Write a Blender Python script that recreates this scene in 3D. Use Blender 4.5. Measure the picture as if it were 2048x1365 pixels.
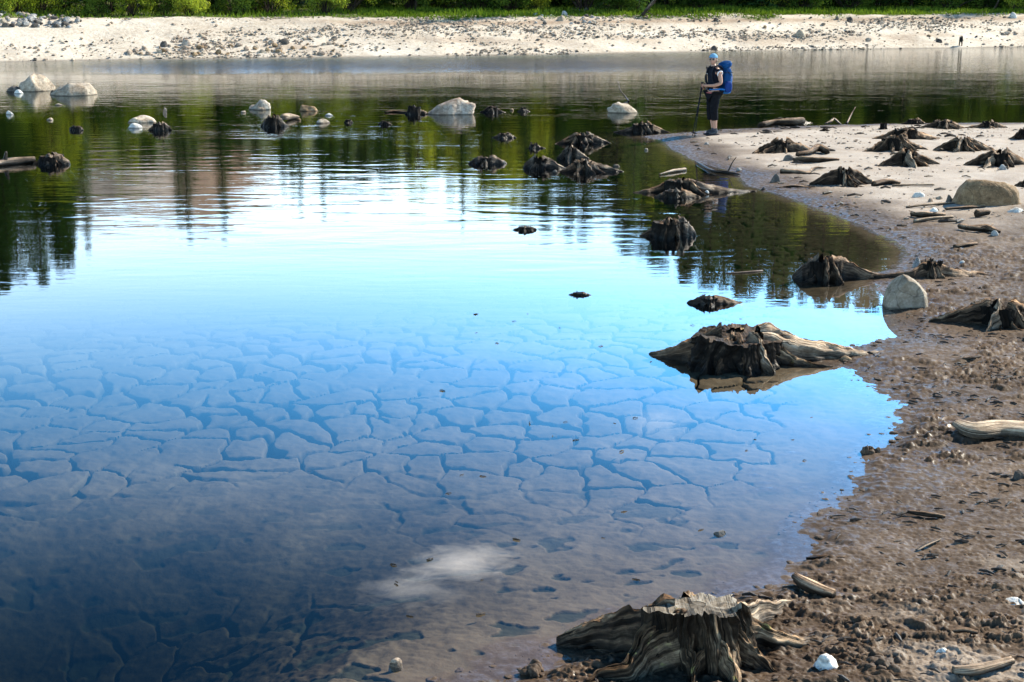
import bpy, bmesh, math, random
import numpy as np
from mathutils import Vector, Matrix, Euler

for o in list(bpy.data.objects):
    bpy.data.objects.remove(o)
scene = bpy.context.scene
COL = scene.collection
R = math.radians
random.seed(7)
rng = np.random.default_rng(7)

# ------------------------------------------------------------------ camera
F = 2731.0                 # focal length in photo pixels (2048 wide)
CAM_H = 3.0
PITCH = math.atan(692.0 / F)
cam_d = bpy.data.cameras.new('camera')
cam = bpy.data.objects.new('camera', cam_d)
COL.objects.link(cam)
cam_d.sensor_width = 36.0
cam_d.lens = 36.0 * F / 2048.0
cam_d.clip_start = 0.05
cam_d.clip_end = 6000
cam.location = (0, 0, CAM_H)
cam.rotation_euler = (math.pi / 2 - PITCH, 0, 0)
scene.camera = cam

# ------------------------------------------------------------------ sky, sun, exposure
SUN_AZ = R(57)             # clockwise from the view direction (+Y) towards the right (+X)
SUN_EL = R(36)
sun_dir = Vector((math.sin(SUN_AZ) * math.cos(SUN_EL), math.cos(SUN_AZ) * math.cos(SUN_EL), math.sin(SUN_EL)))
w = bpy.data.worlds.new('World')
scene.world = w
w.use_nodes = True
SKY_STRENGTH = 0.11
scene.view_settings.view_transform = 'Standard'
scene.view_settings.look = 'None'
scene.view_settings.exposure = 1.32
scene.view_settings.gamma = 1.0
scene.view_settings.use_curve_mapping = False
sl = bpy.data.lights.new('sun', 'SUN')
sl.energy = 5.0
sl.angle = R(0.5)
sl.color = (1.0, 0.90, 0.73)
sun = bpy.data.objects.new('sun', sl)
COL.objects.link(sun)
sun.rotation_euler = sun_dir.to_track_quat('Z', 'Y').to_euler()
sun.location = (30, 10, 30)


def px_dir(px, py):
    """unit direction of the view ray through a photo pixel"""
    x, y = (px - 1024.0) / F, (682.5 - py) / F
    c, s = math.cos(PITCH), math.sin(PITCH)
    v = Vector((x, c + y * s, -s + y * c))
    return v.normalized()


def flat(px, py, z=0.0):
    d = px_dir(px, py)
    t = (z - CAM_H) / d.z
    return (d.x * t, d.y * t)


def build_world():
    nt = w.node_tree
    nt.nodes.clear()
    out = nt.nodes.new('ShaderNodeOutputWorld')
    bg = nt.nodes.new('ShaderNodeBackground')
    bg.inputs['Strength'].default_value = SKY_STRENGTH
    sky = nt.nodes.new('ShaderNodeTexSky')
    sky.sky_type = 'NISHITA'
    sky.sun_disc = False
    sky.sun_elevation = SUN_EL
    sky.sun_rotation = SUN_AZ
    sky.altitude = 900
    sky.air_density = 1.0
    sky.dust_density = 0.6
    sky.ozone_density = 0.8
    # deep clear mountain sky: a steep fall from the bright rim to the dark zenith
    h0 = nt.nodes.new('ShaderNodeHueSaturation'); h0.inputs['Saturation'].default_value = 0.76
    nt.links.new(sky.outputs[0], h0.inputs['Color'])
    gm = nt.nodes.new('ShaderNodeGamma'); gm.inputs['Gamma'].default_value = 2.4
    nt.links.new(h0.outputs[0], gm.inputs['Color'])
    hs = nt.nodes.new('ShaderNodeHueSaturation'); hs.inputs['Value'].default_value = 0.27
    nt.links.new(gm.outputs[0], hs.inputs['Color'])
    hs.inputs['Saturation'].default_value = 1.0
    tn = nt.nodes.new('ShaderNodeVectorMath'); tn.operation = 'MULTIPLY'; tn.inputs[1].default_value = (0.41, 1.03, 1.03)
    nt.links.new(hs.outputs[0], tn.inputs[0])
    col = tn.outputs[0]
    tc = nt.nodes.new('ShaderNodeTexCoord')
    # the blue deepens quickly above the bright rim and stays deep up to the zenith
    s0 = nt.nodes.new('ShaderNodeSeparateXYZ'); nt.links.new(tc.outputs['Generated'], s0.inputs[0])
    dz = nt.nodes.new('ShaderNodeMapRange'); dz.interpolation_type = 'SMOOTHSTEP'; nt.links.new(s0.outputs[2], dz.inputs[0])
    for i, v_ in ((1, math.sin(R(14))), (2, math.sin(R(27))), (3, 1.0), (4, 0.36)): dz.inputs[i].default_value = v_
    t2 = nt.nodes.new('ShaderNodeVectorMath'); t2.operation = 'SCALE'
    nt.links.new(col, t2.inputs[0]); nt.links.new(dz.outputs[0], t2.inputs['Scale'])
    col = t2.outputs[0]
    # pale haze low over the horizon, all round
    sp = nt.nodes.new('ShaderNodeSeparateXYZ'); nt.links.new(tc.outputs['Generated'], sp.inputs[0])
    hz = nt.nodes.new('ShaderNodeMapRange'); hz.interpolation_type = 'SMOOTHSTEP'
    nt.links.new(sp.outputs[2], hz.inputs[0])
    for i, v_ in ((1, math.sin(R(5))), (2, math.sin(R(17))), (3, 0.85), (4, 0.0)): hz.inputs[i].default_value = v_
    hm = nt.nodes.new('ShaderNodeMix'); hm.data_type = 'RGBA'
    nt.links.new(hz.outputs[0], hm.inputs['Factor'])
    [nt.links.new(col, i) for i in hm.inputs if i.name == 'A' and i.type == 'RGBA']
    [setattr(i, 'default_value', (14.6, 14.8, 14.6, 1)) for i in hm.inputs if i.name == 'B' and i.type == 'RGBA']
    col = [o for o in hm.outputs if o.type == 'RGBA'][0]

    def vm(op, a, b=None):
        n = nt.nodes.new('ShaderNodeVectorMath'); n.operation = op
        for i, v in enumerate((a, b)):
            if v is None: continue
            if isinstance(v, (tuple, list, Vector)): n.inputs[i].default_value = tuple(v)
            else: nt.links.new(v, n.inputs[i])
        return n

    def m(op, a, b=0.0, c=None):
        n = nt.nodes.new('ShaderNodeMath'); n.operation = op
        for i, v in enumerate((a, b, c)):
            if v is None: continue
            if isinstance(v, (int, float)): n.inputs[i].default_value = v
            else: nt.links.new(v, n.inputs[i])
        return n.outputs[0]
    # small torn fair-weather clouds, well above the trees: (azimuth, elevation) come from the mirror images in the lake
    nz = nt.nodes.new('ShaderNodeTexNoise'); nz.noise_dimensions = '3D'
    nz.inputs['Scale'].default_value = 1.0; nz.inputs['Detail'].default_value = 6; nz.inputs['Roughness'].default_value = 0.6
    nz.inputs['Distortion'].default_value = 1.2
    sc = vm('MULTIPLY', tc.outputs['Generated'], (22, 22, 80))
    nt.links.new(sc.outputs[0], nz.inputs['Vector'])
    for (px, py, wx, wy, dens) in ((925, 1125, 0.042, 0.018, 0.62), (825, 1180, 0.046, 0.013, 0.45), (1315, 845, 0.026, 0.010, 0.3)):
        d = px_dir(px, py); c = Vector((d.x, d.y, -d.z))
        right = c.cross(Vector((0, 0, 1))).normalized(); up = right.cross(c).normalized()
        df = vm('SUBTRACT', tc.outputs['Generated'], c).outputs[0]
        a = vm('DOT_PRODUCT', df, right / wx).outputs['Value']
        b = vm('DOT_PRODUCT', df, up / wy).outputs['Value']
        r2 = m('SQRT', m('ADD', m('MULTIPLY', a, a), m('MULTIPLY', b, b)))
        fo = m('SUBTRACT', 1.0, r2)
        v = m('ADD', m('MULTIPLY', fo, 0.55), m('SUBTRACT', nz.outputs['Fac'], 0.52))
        v = m('MULTIPLY', v, 2.2 * dens)
        cl = nt.nodes.new('ShaderNodeClamp'); nt.links.new(v, cl.inputs[0])
        face = m('GREATER_THAN', vm('DOT_PRODUCT', tc.outputs['Generated'], c).outputs['Value'], 0.9)
        mx = nt.nodes.new('ShaderNodeMix'); mx.data_type = 'RGBA'
        nt.links.new(m('MULTIPLY', cl.outputs[0], m('MULTIPLY', face, dens)), mx.inputs['Factor'])
        [nt.links.new(col, i) for i in mx.inputs if i.name == 'A' and i.type == 'RGBA']
        [setattr(i, 'default_value', (36, 35, 34, 1)) for i in mx.inputs if i.name == 'B' and i.type == 'RGBA']
        col = [o for o in mx.outputs if o.type == 'RGBA'][0]
    nt.links.new(col, bg.inputs['Color'])
    nt.links.new(bg.outputs[0], out.inputs['Surface'])


build_world()

# ------------------------------------------------------------------ noise in numpy


def _h(ix, iy, iz, seed):
    n = (ix.astype(np.int64) * 374761393 + iy.astype(np.int64) * 668265263 + iz * 2147483647 + seed * 974634777) & 0xffffffff
    n = ((n ^ (n >> 13)) * 1274126177) & 0xffffffff
    n = (n ^ (n >> 16)) & 0xffffff
    return n.astype(np.float32) / np.float32(0xffffff)


def vnoise(x, y, seed=0):
    x = np.asarray(x, dtype=np.float64); y = np.asarray(y, dtype=np.float64)
    ix = np.floor(x); iy = np.floor(y)
    fx = x - ix; fy = y - iy
    ix = ix.astype(np.int64); iy = iy.astype(np.int64)
    u = fx * fx * (3 - 2 * fx); v = fy * fy * (3 - 2 * fy)
    a = _h(ix, iy, 0, seed); b = _h(ix + 1, iy, 0, seed); c = _h(ix, iy + 1, 0, seed); d = _h(ix + 1, iy + 1, 0, seed)
    return ((a * (1 - u) + b * u) * (1 - v) + (c * (1 - u) + d * u) * v) * 2 - 1


def fbm(x, y, octs=4, seed=0, gain=0.5):
    s = 0.0; a = 1.0; t = 0.0
    x = np.asarray(x, dtype=np.float64); y = np.asarray(y, dtype=np.float64)
    for i in range(octs):
        s = s + a * vnoise(x, y, seed + i * 17)
        t += a; a *= gain
        x, y = x * 1.97 + y * 0.35 + 3.1, y * 1.97 - x * 0.35 + 1.7
    return s / t * 1.5


def noise3(p, scale, seed=0, octs=3):
    """cheap 3-D noise from three 2-D slices"""
    p = p * scale
    return (fbm(p[:, 0] + p[:, 2] * 0.7, p[:, 1] - p[:, 2] * 0.3, octs, seed) + fbm(p[:, 1] + p[:, 0] * 0.5, p[:, 2] + 9.2, octs, seed + 5) + fbm(p[:, 2] - p[:, 1] * 0.4, p[:, 0] + 4.3, octs, seed + 9)) / 2.2


def sstep(a, b, x):
    t = np.clip((x - a) / (b - a), 0, 1)
    return t * t * (3 - 2 * t)


# ------------------------------------------------------------------ the lie of the land
SHORE_PX = [(2048, 246), (1950, 246), (1850, 247), (1750, 249), (1600, 253), (1500, 257), (1400, 263), (1330, 269), (1285, 273), (1322, 281),
            (1345, 300), (1395, 324), (1470, 345), (1495, 372), (1560, 390), (1640, 420), (1720, 450), (1785, 480), (1815, 508),
            (1795, 538), (1740, 548), (1755, 572), (1775, 610), (1788, 640), (1800, 672), (1700, 692), (1650, 722), (1700, 738),
            (1740, 772), (1795, 800), (1805, 838), (1775, 872), (1745, 912), (1722, 958), (1675, 1000), (1620, 1030), (1598, 1060),
            (1628, 1092), (1598, 1130), (1560, 1165), (1480, 1180), (1400, 1215), (1290, 1262), (1160, 1300), (1050, 1335), (940, 1365)]
SHORE = [flat(*p) for p in SHORE_PX]
x0_, y0_ = SHORE[0]
POLY = np.array([(90, y0_ + 4), (40, y0_ + 1.0), (20, y0_ + .2)] + SHORE + [(-0.75, 5.1), (-2.2, 3.9), (-6, 2.6), (-40, -2), (-40, -12), (90, -12)])


def shore_sd(x, y):
    x = np.asarray(x, dtype=np.float64); y = np.asarray(y, dtype=np.float64)
    d2 = np.full(x.shape, 1e18); inside = np.zeros(x.shape, bool)
    n = len(POLY)
    for i in range(n):
        ax, ay = POLY[i]; bx, by = POLY[(i + 1) % n]
        ex, ey = bx - ax, by - ay
        wx, wy = x - ax, y - ay
        t = np.clip((wx * ex + wy * ey) / (ex * ex + ey * ey), 0, 1)
        dx = wx - ex * t; dy = wy - ey * t
        d2 = np.minimum(d2, dx * dx + dy * dy)
        if abs(ey) > 1e-12:
            c = ((ay > y) != (by > y)) & (x < ex * (y - ay) / ey + ax)
            inside ^= c
    s = np.sqrt(d2)
    return np.where(inside, s, -s)


FAR_PX = [(-400, 131), (0, 125), (200, 121), (500, 117), (800, 114), (1024, 111), (1300, 106), (1600, 101), (2048, 95), (2400, 91)]
FAR = np.array([flat(*p) for p in FAR_PX])


def far_d(x, y):
    return y - np.interp(x, FAR[:, 0], FAR[:, 1]) + 0.25 * fbm(x * 0.5, y * 0.1, 3, 3)


PIT = flat(-60, 1290)


def far_z(x, y):
    d = far_d(x, y)
    z = np.where(d < 0, 0.09 * d, np.where(d < 6.5, 0.275 * d, 1.79 + 0.05 * (d - 6.5)))
    z = np.where(d > 22, z + 0.10 * (d - 22), z)
    return np.maximum(z, -1.6)


def near_z(x, y, sd=None):
    if sd is None: sd = shore_sd(x, y)
    land = 0.17 * (1 - np.exp(-np.maximum(sd, 0) * 0.22)) + 0.016 * sstep(0, 0.22, sd)
    a = np.maximum(-sd, 0)
    wat = -0.5 * (1 - np.exp(-a * (0.075 + 0.11 * sstep(11.5, 16, y)))) - 0.22 * sstep(0.6, -2.2, x) * sstep(0.2, 2.0, a) * sstep(8.2, 6.6, y) - 0.05 * np.maximum(a - 9, 0)
    wat = wat - 0.5 * np.exp(-(((x - PIT[0]) / 1.2) ** 2 + ((y - PIT[1]) / 1.1) ** 2)) * sstep(0, 1.2, a)
    return np.where(sd > 0, land, np.maximum(wat, -1.6))


def ground_z(x, y):
    x = np.atleast_1d(np.asarray(x, float)); y = np.atleast_1d(np.asarray(y, float))
    return np.maximum(near_z(x, y), far_z(x, y))


def gz(x, y):
    return float(ground_z(x, y)[0])


_T = np.concatenate([np.linspace(3.5, 45, 1400), np.linspace(45, 130, 1400)])


def at(px, py, water=True):
    """where the view ray through a photo pixel meets the ground (or the water over it)"""
    d = px_dir(px, py)
    X = d.x * _T; Y = d.y * _T; Z = CAM_H + d.z * _T
    g = ground_z(X, Y)
    if water: g = np.maximum(g, 0.0)
    k = np.nonzero(Z < g)[0]
    i = int(k[0]) if len(k) else len(_T) - 1
    return Vector((X[i], Y[i], float(g[i])))


def scale_at(p):
    """metres per photo pixel for something upright at p"""
    c, s = math.cos(PITCH), math.sin(PITCH)
    return (p.y * c + (CAM_H - p.z) * s) / F


# ------------------------------------------------------------------ object helpers


def mesh_np(name, v, quads=None, tris=None, smooth=True, attrs=None):
    me = bpy.data.meshes.new(name)
    v = np.ascontiguousarray(v, dtype=np.float32)
    me.vertices.add(len(v)); me.vertices.foreach_set('co', v.ravel())
    nq = 0 if quads is None else len(quads); ntr = 0 if tris is None else len(tris)
    li = []
    if nq: li.append(np.asarray(quads, dtype=np.int32).ravel())
    if ntr: li.append(np.asarray(tris, dtype=np.int32).ravel())
    li = np.concatenate(li)
    me.loops.add(len(li)); me.loops.foreach_set('vertex_index', li)
    me.polygons.add(nq + ntr)
    st = np.concatenate([np.arange(nq, dtype=np.int32) * 4, nq * 4 + np.arange(ntr, dtype=np.int32) * 3]).astype(np.int32)
    me.polygons.foreach_set('loop_start', st)
    me.update(calc_edges=True)
    me.polygons.foreach_set('use_smooth', np.full(nq + ntr, smooth, dtype=bool))
    for k, a in (attrs or {}).items():
        a = np.ascontiguousarray(a, dtype=np.float32)
        at_ = me.attributes.new(k, 'FLOAT_VECTOR', 'POINT')
        at_.data.foreach_set('vector', a.ravel())
    me.validate()
    return me


def obj(name, me, mat=None, parent=None, loc=None, rot=None):
    o = bpy.data.objects.new(name, me)
    COL.objects.link(o)
    if mat and not me.materials: me.materials.append(mat)
    if parent: o.parent = parent
    if loc is not None: o.location = loc
    if rot is not None: o.rotation_euler = rot
    return o


def tag(o, label=None, cat=None, group=None, kind=None):
    if label: o['label'] = label
    if cat: o['category'] = cat
    if group: o['group'] = group
    if kind: o['kind'] = kind
    return o


def empty(name, loc, rz=0.0):
    o = bpy.data.objects.new(name, None)
    COL.objects.link(o)
    o.location = loc; o.rotation_euler = (0, 0, rz); o.empty_display_size = 0.2
    return o


class Soup:
    """collects verts / quads / tris / grain coordinates into one mesh"""
    def __init__(s): s.v = []; s.q = []; s.t = []; s.g = []; s.n = 0

    def add(s, v, q=None, t=None, g=None):
        v = np.asarray(v, float)
        if q is not None and len(q): s.q.append(np.asarray(q) + s.n)
        if t is not None and len(t): s.t.append(np.asarray(t) + s.n)
        s.v.append(v); s.g.append(np.zeros((len(v), 3)) if g is None else np.asarray(g, float))
        s.n += len(v)

    def mesh(s, name, smooth=True):
        return mesh_np(name, np.concatenate(s.v), np.concatenate(s.q) if s.q else None, np.concatenate(s.t) if s.t else None, smooth, {'grain': np.concatenate(s.g)})


def grid_quads(nu, nv, wrap_u=False):
    """vertex index = j*nu + i"""
    i = np.arange(nu if wrap_u else nu - 1); j = np.arange(nv - 1)
    I, J = np.meshgrid(i, j)
    I2 = (I + 1) % nu
    return np.stack([J * nu + I, J * nu + I2, (J + 1) * nu + I2, (J + 1) * nu + I], -1).reshape(-1, 4)


def tube(path, radii, nseg=10, seed=0, rough=0.12, flat_y=1.0, grain_off=0.0):
    """lumpy tapered tube along a polyline -> v, quads, tris, grain"""
    P = np.asarray(path, float); n = len(P)
    T = np.gradient(P, axis=0); T /= np.linalg.norm(T, axis=1)[:, None] + 1e-9
    ref = np.array([0, 0, 1.0]) if abs(T[:, 2]).mean() < 0.8 else np.array([1.0, 0, 0])
    A = np.cross(T, ref); A /= np.linalg.norm(A, axis=1)[:, None] + 1e-9
    B = np.cross(A, T)
    th = np.linspace(0, 2 * np.pi, nseg, endpoint=False)
    rr = np.asarray(radii, float)
    L = np.concatenate([[0], np.cumsum(np.linalg.norm(np.diff(P, axis=0), axis=1))])
    TH, LL = np.meshgrid(th, L)
    ns = fbm(np.cos(TH) * 2.2 + seed * 3.1, np.sin(TH) * 2.2 + LL / (rr.max() * 9 + 1e-6), 3, seed)
    rad = rr[:, None] * (1 + rough * 2 * ns)
    v = P[:, None, :] + A[:, None, :] * (rad * np.cos(TH))[..., None] + B[:, None, :] * (rad * np.sin(TH) * flat_y)[..., None]
    v = v.reshape(-1, 3)
    g = np.stack([TH * rr.max() * 1.0, LL + grain_off, np.full(TH.shape, seed * 1.37)], -1).reshape(-1, 3)
    q = grid_quads(nseg, n, True)[:, ::-1]
    c0 = len(v); v = np.vstack([v, P[0] - T[0] * rr[0] * 0.15, P[-1] + T[-1] * rr[-1] * 0.3])
    g = np.vstack([g, g[0], g[-1]])
    t = []
    for i in range(nseg):
        t.append((c0, (i + 1) % nseg, i)); b = (n - 1) * nseg
        t.append((c0 + 1, b + i, b + (i + 1) % nseg))
    return v, q, np.array(t)[:, ::-1], g


def smooth_path(pts, n):
    """Catmull-Rom through points"""
    P = [np.array(p, float) for p in pts]
    P = [2 * P[0] - P[1]] + P + [2 * P[-1] - P[-2]]
    out = []
    m = len(P) - 3
    for k in range(n):
        u = k / (n - 1) * m; i = min(int(u), m - 1); t = u - i
        a, b, c, d = P[i:i + 4]
        out.append(0.5 * (2 * b + (c - a) * t + (2 * a - 5 * b + 4 * c - d) * t * t + (3 * b - a - 3 * c + d) * t ** 3))
    return np.array(out)


_ico = {}


def ico(sub):
    if sub not in _ico:
        bm = bmesh.new(); bmesh.ops.create_icosphere(bm, subdivisions=sub, radius=1.0)
        bm.verts.ensure_lookup_table()
        _ico[sub] = (np.array([v.co[:] for v in bm.verts]), np.array([[v.index for v in f.verts] for f in bm.faces]))
        bm.free()
    return _ico[sub]


def rock_verts(sub, seed, chops=9, rough=0.10, round_=0.0):
    v, f = ico(sub); v = v.copy()
    r = np.random.default_rng(seed)
    for _ in range(chops):
        n = r.normal(size=3); n /= np.linalg.norm(n)
        c = r.uniform(0.62, 0.9) + round_
        d = v @ n
        over = d > c
        v[over] -= n[None, :] * ((d[over] - c) * 0.92)[:, None]
    nn = noise3(v + seed * 1.3, 1.6, seed, 4)
    v *= (1 + rough * nn)[:, None]
    if sub > 2: v *= (1 + rough * 0.35 * noise3(v + seed, 6.0, seed + 3, 3))[:, None]
    return v, f


# ------------------------------------------------------------------ materials
class NB:
    """short-hand for node trees"""
    def __init__(s, name):
        s.mat = bpy.data.materials.new(name); s.mat.use_nodes = True
        s.nt = s.mat.node_tree; s.nt.nodes.clear()
        s.out = s.nt.nodes.new('ShaderNodeOutputMaterial')

    def n(s, typ, **kw):
        nd = s.nt.nodes.new('ShaderNode' + typ)
        for k, v in kw.items():
            if hasattr(nd, k): setattr(nd, k, v)
        return nd

    def put(s, sock, v):
        if isinstance(v, bpy.types.NodeSocket): s.nt.links.new(v, sock)
        else: sock.default_value = v

    def math(s, op, a, b=0.0, clamp=False):
        n = s.n('Math', operation=op); n.use_clamp = clamp
        s.put(n.inputs[0], a); s.put(n.inputs[1], b)
        return n.outputs[0]

    def vmul(s, a, b):
        n = s.n('VectorMath', operation='MULTIPLY'); s.put(n.inputs[0], a); s.put(n.inputs[1], b)
        return n.outputs[0]

    def noise(s, vec, scale, detail=3, rough=0.5, dist=0.0):
        n = s.n('TexNoise'); s.put(n.inputs['Vector'], vec)
        n.inputs['Scale'].default_value = scale; n.inputs['Detail'].default_value = detail
        n.inputs['Roughness'].default_value = rough; n.inputs['Distortion'].default_value = dist
        return n.outputs['Fac']

    def ramp(s, fac, stops, interp='LINEAR'):
        n = s.n('ValToRGB'); n.color_ramp.interpolation = interp
        e = n.color_ramp.elements
        while len(e) < len(stops): e.new(0.5)
        for el, (p, c) in zip(e, stops):
            el.position = p; el.color = (*c, 1) if len(c) == 3 else c
        s.put(n.inputs[0], fac)
        return n.outputs[0]

    def map(s, v, a, b, c=0.0, d=1.0):
        n = s.n('MapRange'); n.interpolation_type = 'SMOOTHSTEP'
        s.put(n.inputs[0], v); n.inputs[1].default_value = a; n.inputs[2].default_value = b; n.inputs[3].default_value = c; n.inputs[4].default_value = d
        return n.outputs[0]

    def mix(s, f, a, b):
        n = s.n('Mix', data_type='RGBA'); s.put(n.inputs['Factor'], f)
        for k, v in (('A', a), ('B', b)):
            k2 = [i for i in n.inputs if i.name == k and i.type == 'RGBA'][0]
            s.put(k2, (*v, 1) if isinstance(v, tuple) and len(v) == 3 else v)
        return [o for o in n.outputs if o.type == 'RGBA'][0]

    def attr(s, name):
        n = s.n('Attribute'); n.attribute_name = name
        return n.outputs['Vector']

    def sep(s, v):
        n = s.n('SeparateXYZ'); s.put(n.inputs[0], v)
        return n.outputs

    def pos(s): return s.n('NewGeometry').outputs['Position']

    def objco(s): return s.n('TexCoord').outputs['Object']

    def rand(s): return s.n('ObjectInfo').outputs['Random']

    def bump(s, h, strength=0.5, dist=0.01):
        n = s.n('Bump'); s.put(n.inputs['Height'], h)
        n.inputs['Strength'].default_value = strength; n.inputs['Distance'].default_value = dist
        return n.outputs[0]

    def principled(s, col, rough=0.8, normal=None, spec=0.4, **kw):
        p = s.n('BsdfPrincipled')
        s.put(p.inputs['Base Color'], (*col, 1) if isinstance(col, tuple) and len(col) == 3 else col)
        s.put(p.inputs['Roughness'], rough); s.put(p.inputs['Specular IOR Level'], spec)
        if normal is not None: s.put(p.inputs['Normal'], normal)
        for k, v in kw.items(): s.put(p.inputs[k.replace('_', ' ')], v)
        s.nt.links.new(p.outputs[0], s.out.inputs['Surface'])
        return p


def wood_mat(name, dark, mid, light, moss=0.0, rough=0.75, wet=True, lit_top=0.85):
    b = NB(name)
    g = b.attr('grain')
    f1 = b.noise(b.vmul(g, (46, 2.4, 5)), 1.0, 5, 0.6, 0.4)
    f2 = b.noise(b.vmul(g, (150, 7, 5)), 1.0, 3, 0.6)
    big = b.noise(b.objco(), 3.5, 4, 0.55)
    f3 = b.noise(b.objco(), 38, 4, 0.7)
    f = b.math('ADD', b.math('MULTIPLY', f1, 0.45), b.math('ADD', b.math('MULTIPLY', f2, 0.33), b.math('MULTIPLY', f3, 0.22)))
    f = b.math('ADD', f, b.math('MULTIPLY', b.math('SUBTRACT', big, 0.5), 0.55))
    col = b.ramp(f, [(0.32, dark), (0.50, mid), (0.72, light)])
    if moss:
        mm = b.map(b.noise(b.objco(), 14, 4, 0.6), 0.58, 0.66)
        zz = b.map(b.sep(b.n('NewGeometry').outputs['Normal'])[2], 0.2, 0.8)
        col = b.mix(b.math('MULTIPLY', b.math('MULTIPLY', mm, zz), moss), col, (0.12, 0.105, 0.04))
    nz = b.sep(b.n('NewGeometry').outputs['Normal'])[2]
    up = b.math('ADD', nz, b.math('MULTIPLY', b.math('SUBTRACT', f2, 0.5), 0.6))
    col = b.mix(b.map(up, 0.30, 0.85, 0.0, lit_top), b.vmul(col, b.map(up, 0.05, 0.45, 1.0 - 0.55 * min(1, lit_top + .15), 1.0)), b.vmul(col, (3.6, 3.4, 3.15)))  # sunlit tops and shaded steep sides painted into the wood colour by facing
    rg = rough
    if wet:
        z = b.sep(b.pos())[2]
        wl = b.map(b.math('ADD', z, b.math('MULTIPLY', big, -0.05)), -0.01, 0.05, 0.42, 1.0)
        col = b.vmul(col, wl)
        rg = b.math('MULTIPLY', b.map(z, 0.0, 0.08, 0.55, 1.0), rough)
    split = b.map(b.noise(b.vmul(g, (75, 1.6, 5)), 1.0, 2, 0.5, 0.5), 0.36, 0.43, 0.25, 1.0)      # drying checks along the grain
    col = b.vmul(col, split)
    nrm = b.bump(b.math('ADD', f, b.math('MULTIPLY', split, 0.5)), 1.0, 0.014)
    b.principled(col, rg, nrm, 0.10)
    return b.mat


M = {}
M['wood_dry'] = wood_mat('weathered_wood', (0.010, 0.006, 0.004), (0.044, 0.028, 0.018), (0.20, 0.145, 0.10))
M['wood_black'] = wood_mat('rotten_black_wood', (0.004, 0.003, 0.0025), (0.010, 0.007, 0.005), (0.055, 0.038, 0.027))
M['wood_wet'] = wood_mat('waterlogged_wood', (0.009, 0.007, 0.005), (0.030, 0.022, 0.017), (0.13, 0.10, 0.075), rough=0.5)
M['wood_pale'] = wood_mat('bleached_wood', (0.030, 0.020, 0.013), (0.15, 0.11, 0.078), (0.40, 0.33, 0.25), lit_top=0.4)
M['wood_cut'] = wood_mat('sawn_stump_top', (0.025, 0.018, 0.012), (0.16, 0.132, 0.10), (0.40, 0.355, 0.30), lit_top=0.0)
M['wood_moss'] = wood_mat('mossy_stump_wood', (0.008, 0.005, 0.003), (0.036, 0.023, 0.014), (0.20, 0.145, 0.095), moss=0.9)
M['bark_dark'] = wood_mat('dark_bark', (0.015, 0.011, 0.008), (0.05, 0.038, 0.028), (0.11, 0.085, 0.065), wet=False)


def rock_mat(name, a, c, d, spots=0.5):
    b = NB(name)
    o = b.objco()
    oi = b.rand()
    sc = b.n('VectorMath', operation='ADD'); b.put(sc.inputs[0], o)
    cb = b.n('CombineXYZ'); b.put(cb.inputs[0], b.math('MULTIPLY', oi, 37.0)); b.put(sc.inputs[1], cb.outputs[0])
    v = sc.outputs[0]
    n1 = b.noise(v, 2.0, 5, 0.6); n2 = b.noise(v, 11, 4, 0.65)
    n3 = b.noise(v, 45, 3, 0.7)
    col = b.ramp(b.math('ADD', b.math('MULTIPLY', n1, 0.45), b.math('ADD', b.math('MULTIPLY', n2, 0.35), b.math('MULTIPLY', n3, 0.2))), [(0.38, a), (0.5, c), (0.62, d)])
    vo = b.n('TexVoronoi', feature='DISTANCE_TO_EDGE'); b.put(vo.inputs['Vector'], b.n('TexNoise').outputs['Color'])
    wv = b.n('TexNoise'); b.put(wv.inputs['Vector'], v); wv.inputs['Scale'].default_value = 3.0
    ad = b.n('VectorMath', operation='ADD'); b.put(ad.inputs[0], v); b.put(ad.inputs[1], b.vmul(wv.outputs['Color'], (.6, .6, .6)))
    b.put(vo.inputs['Vector'], ad.outputs[0]); vo.inputs['Scale'].default_value = 2.3
    seam = b.map(vo.outputs['Distance'], 0.0, 0.022, 0.6, 1.0)
    col = b.vmul(col, seam)
    tint = b.math('ADD', b.math('MULTIPLY', oi, 0.5), 0.72)
    col = b.vmul(col, tint)
    z = b.sep(b.pos())[2]
    col = b.vmul(col, b.map(b.math('SUBTRACT', z, b.math('MULTIPLY', n2, 0.03)), -0.005, 0.02, 0.35, 1.0))
    b.principled(col, 0.9, b.bump(b.math('ADD', n2, b.math('MULTIPLY', seam, 0.5)), 0.7, 0.03), 0.2)
    return b.mat


M['rock_pale'] = rock_mat('pale_granite', (0.13, 0.095, 0.065), (0.31, 0.245, 0.18), (0.49, 0.42, 0.335))
M['rock_tan'] = rock_mat('tan_granite', (0.085, 0.052, 0.027), (0.20, 0.128, 0.070), (0.36, 0.26, 0.16))
M['rock_grey'] = rock_mat('grey_rock', (0.13, 0.12, 0.115), (0.26, 0.245, 0.23), (0.42, 0.40, 0.37))
M['rock_dark'] = rock_mat('dark_rock', (0.03, 0.026, 0.024), (0.07, 0.06, 0.052), (0.15, 0.13, 0.11))
M['rock_brown'] = rock_mat('brown_cobble', (0.13, 0.09, 0.065), (0.27, 0.205, 0.155), (0.45, 0.38, 0.31))
M['rock_white'] = rock_mat('white_quartz', (0.32, 0.30, 0.27), (0.52, 0.50, 0.46), (0.68, 0.66, 0.62))


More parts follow.
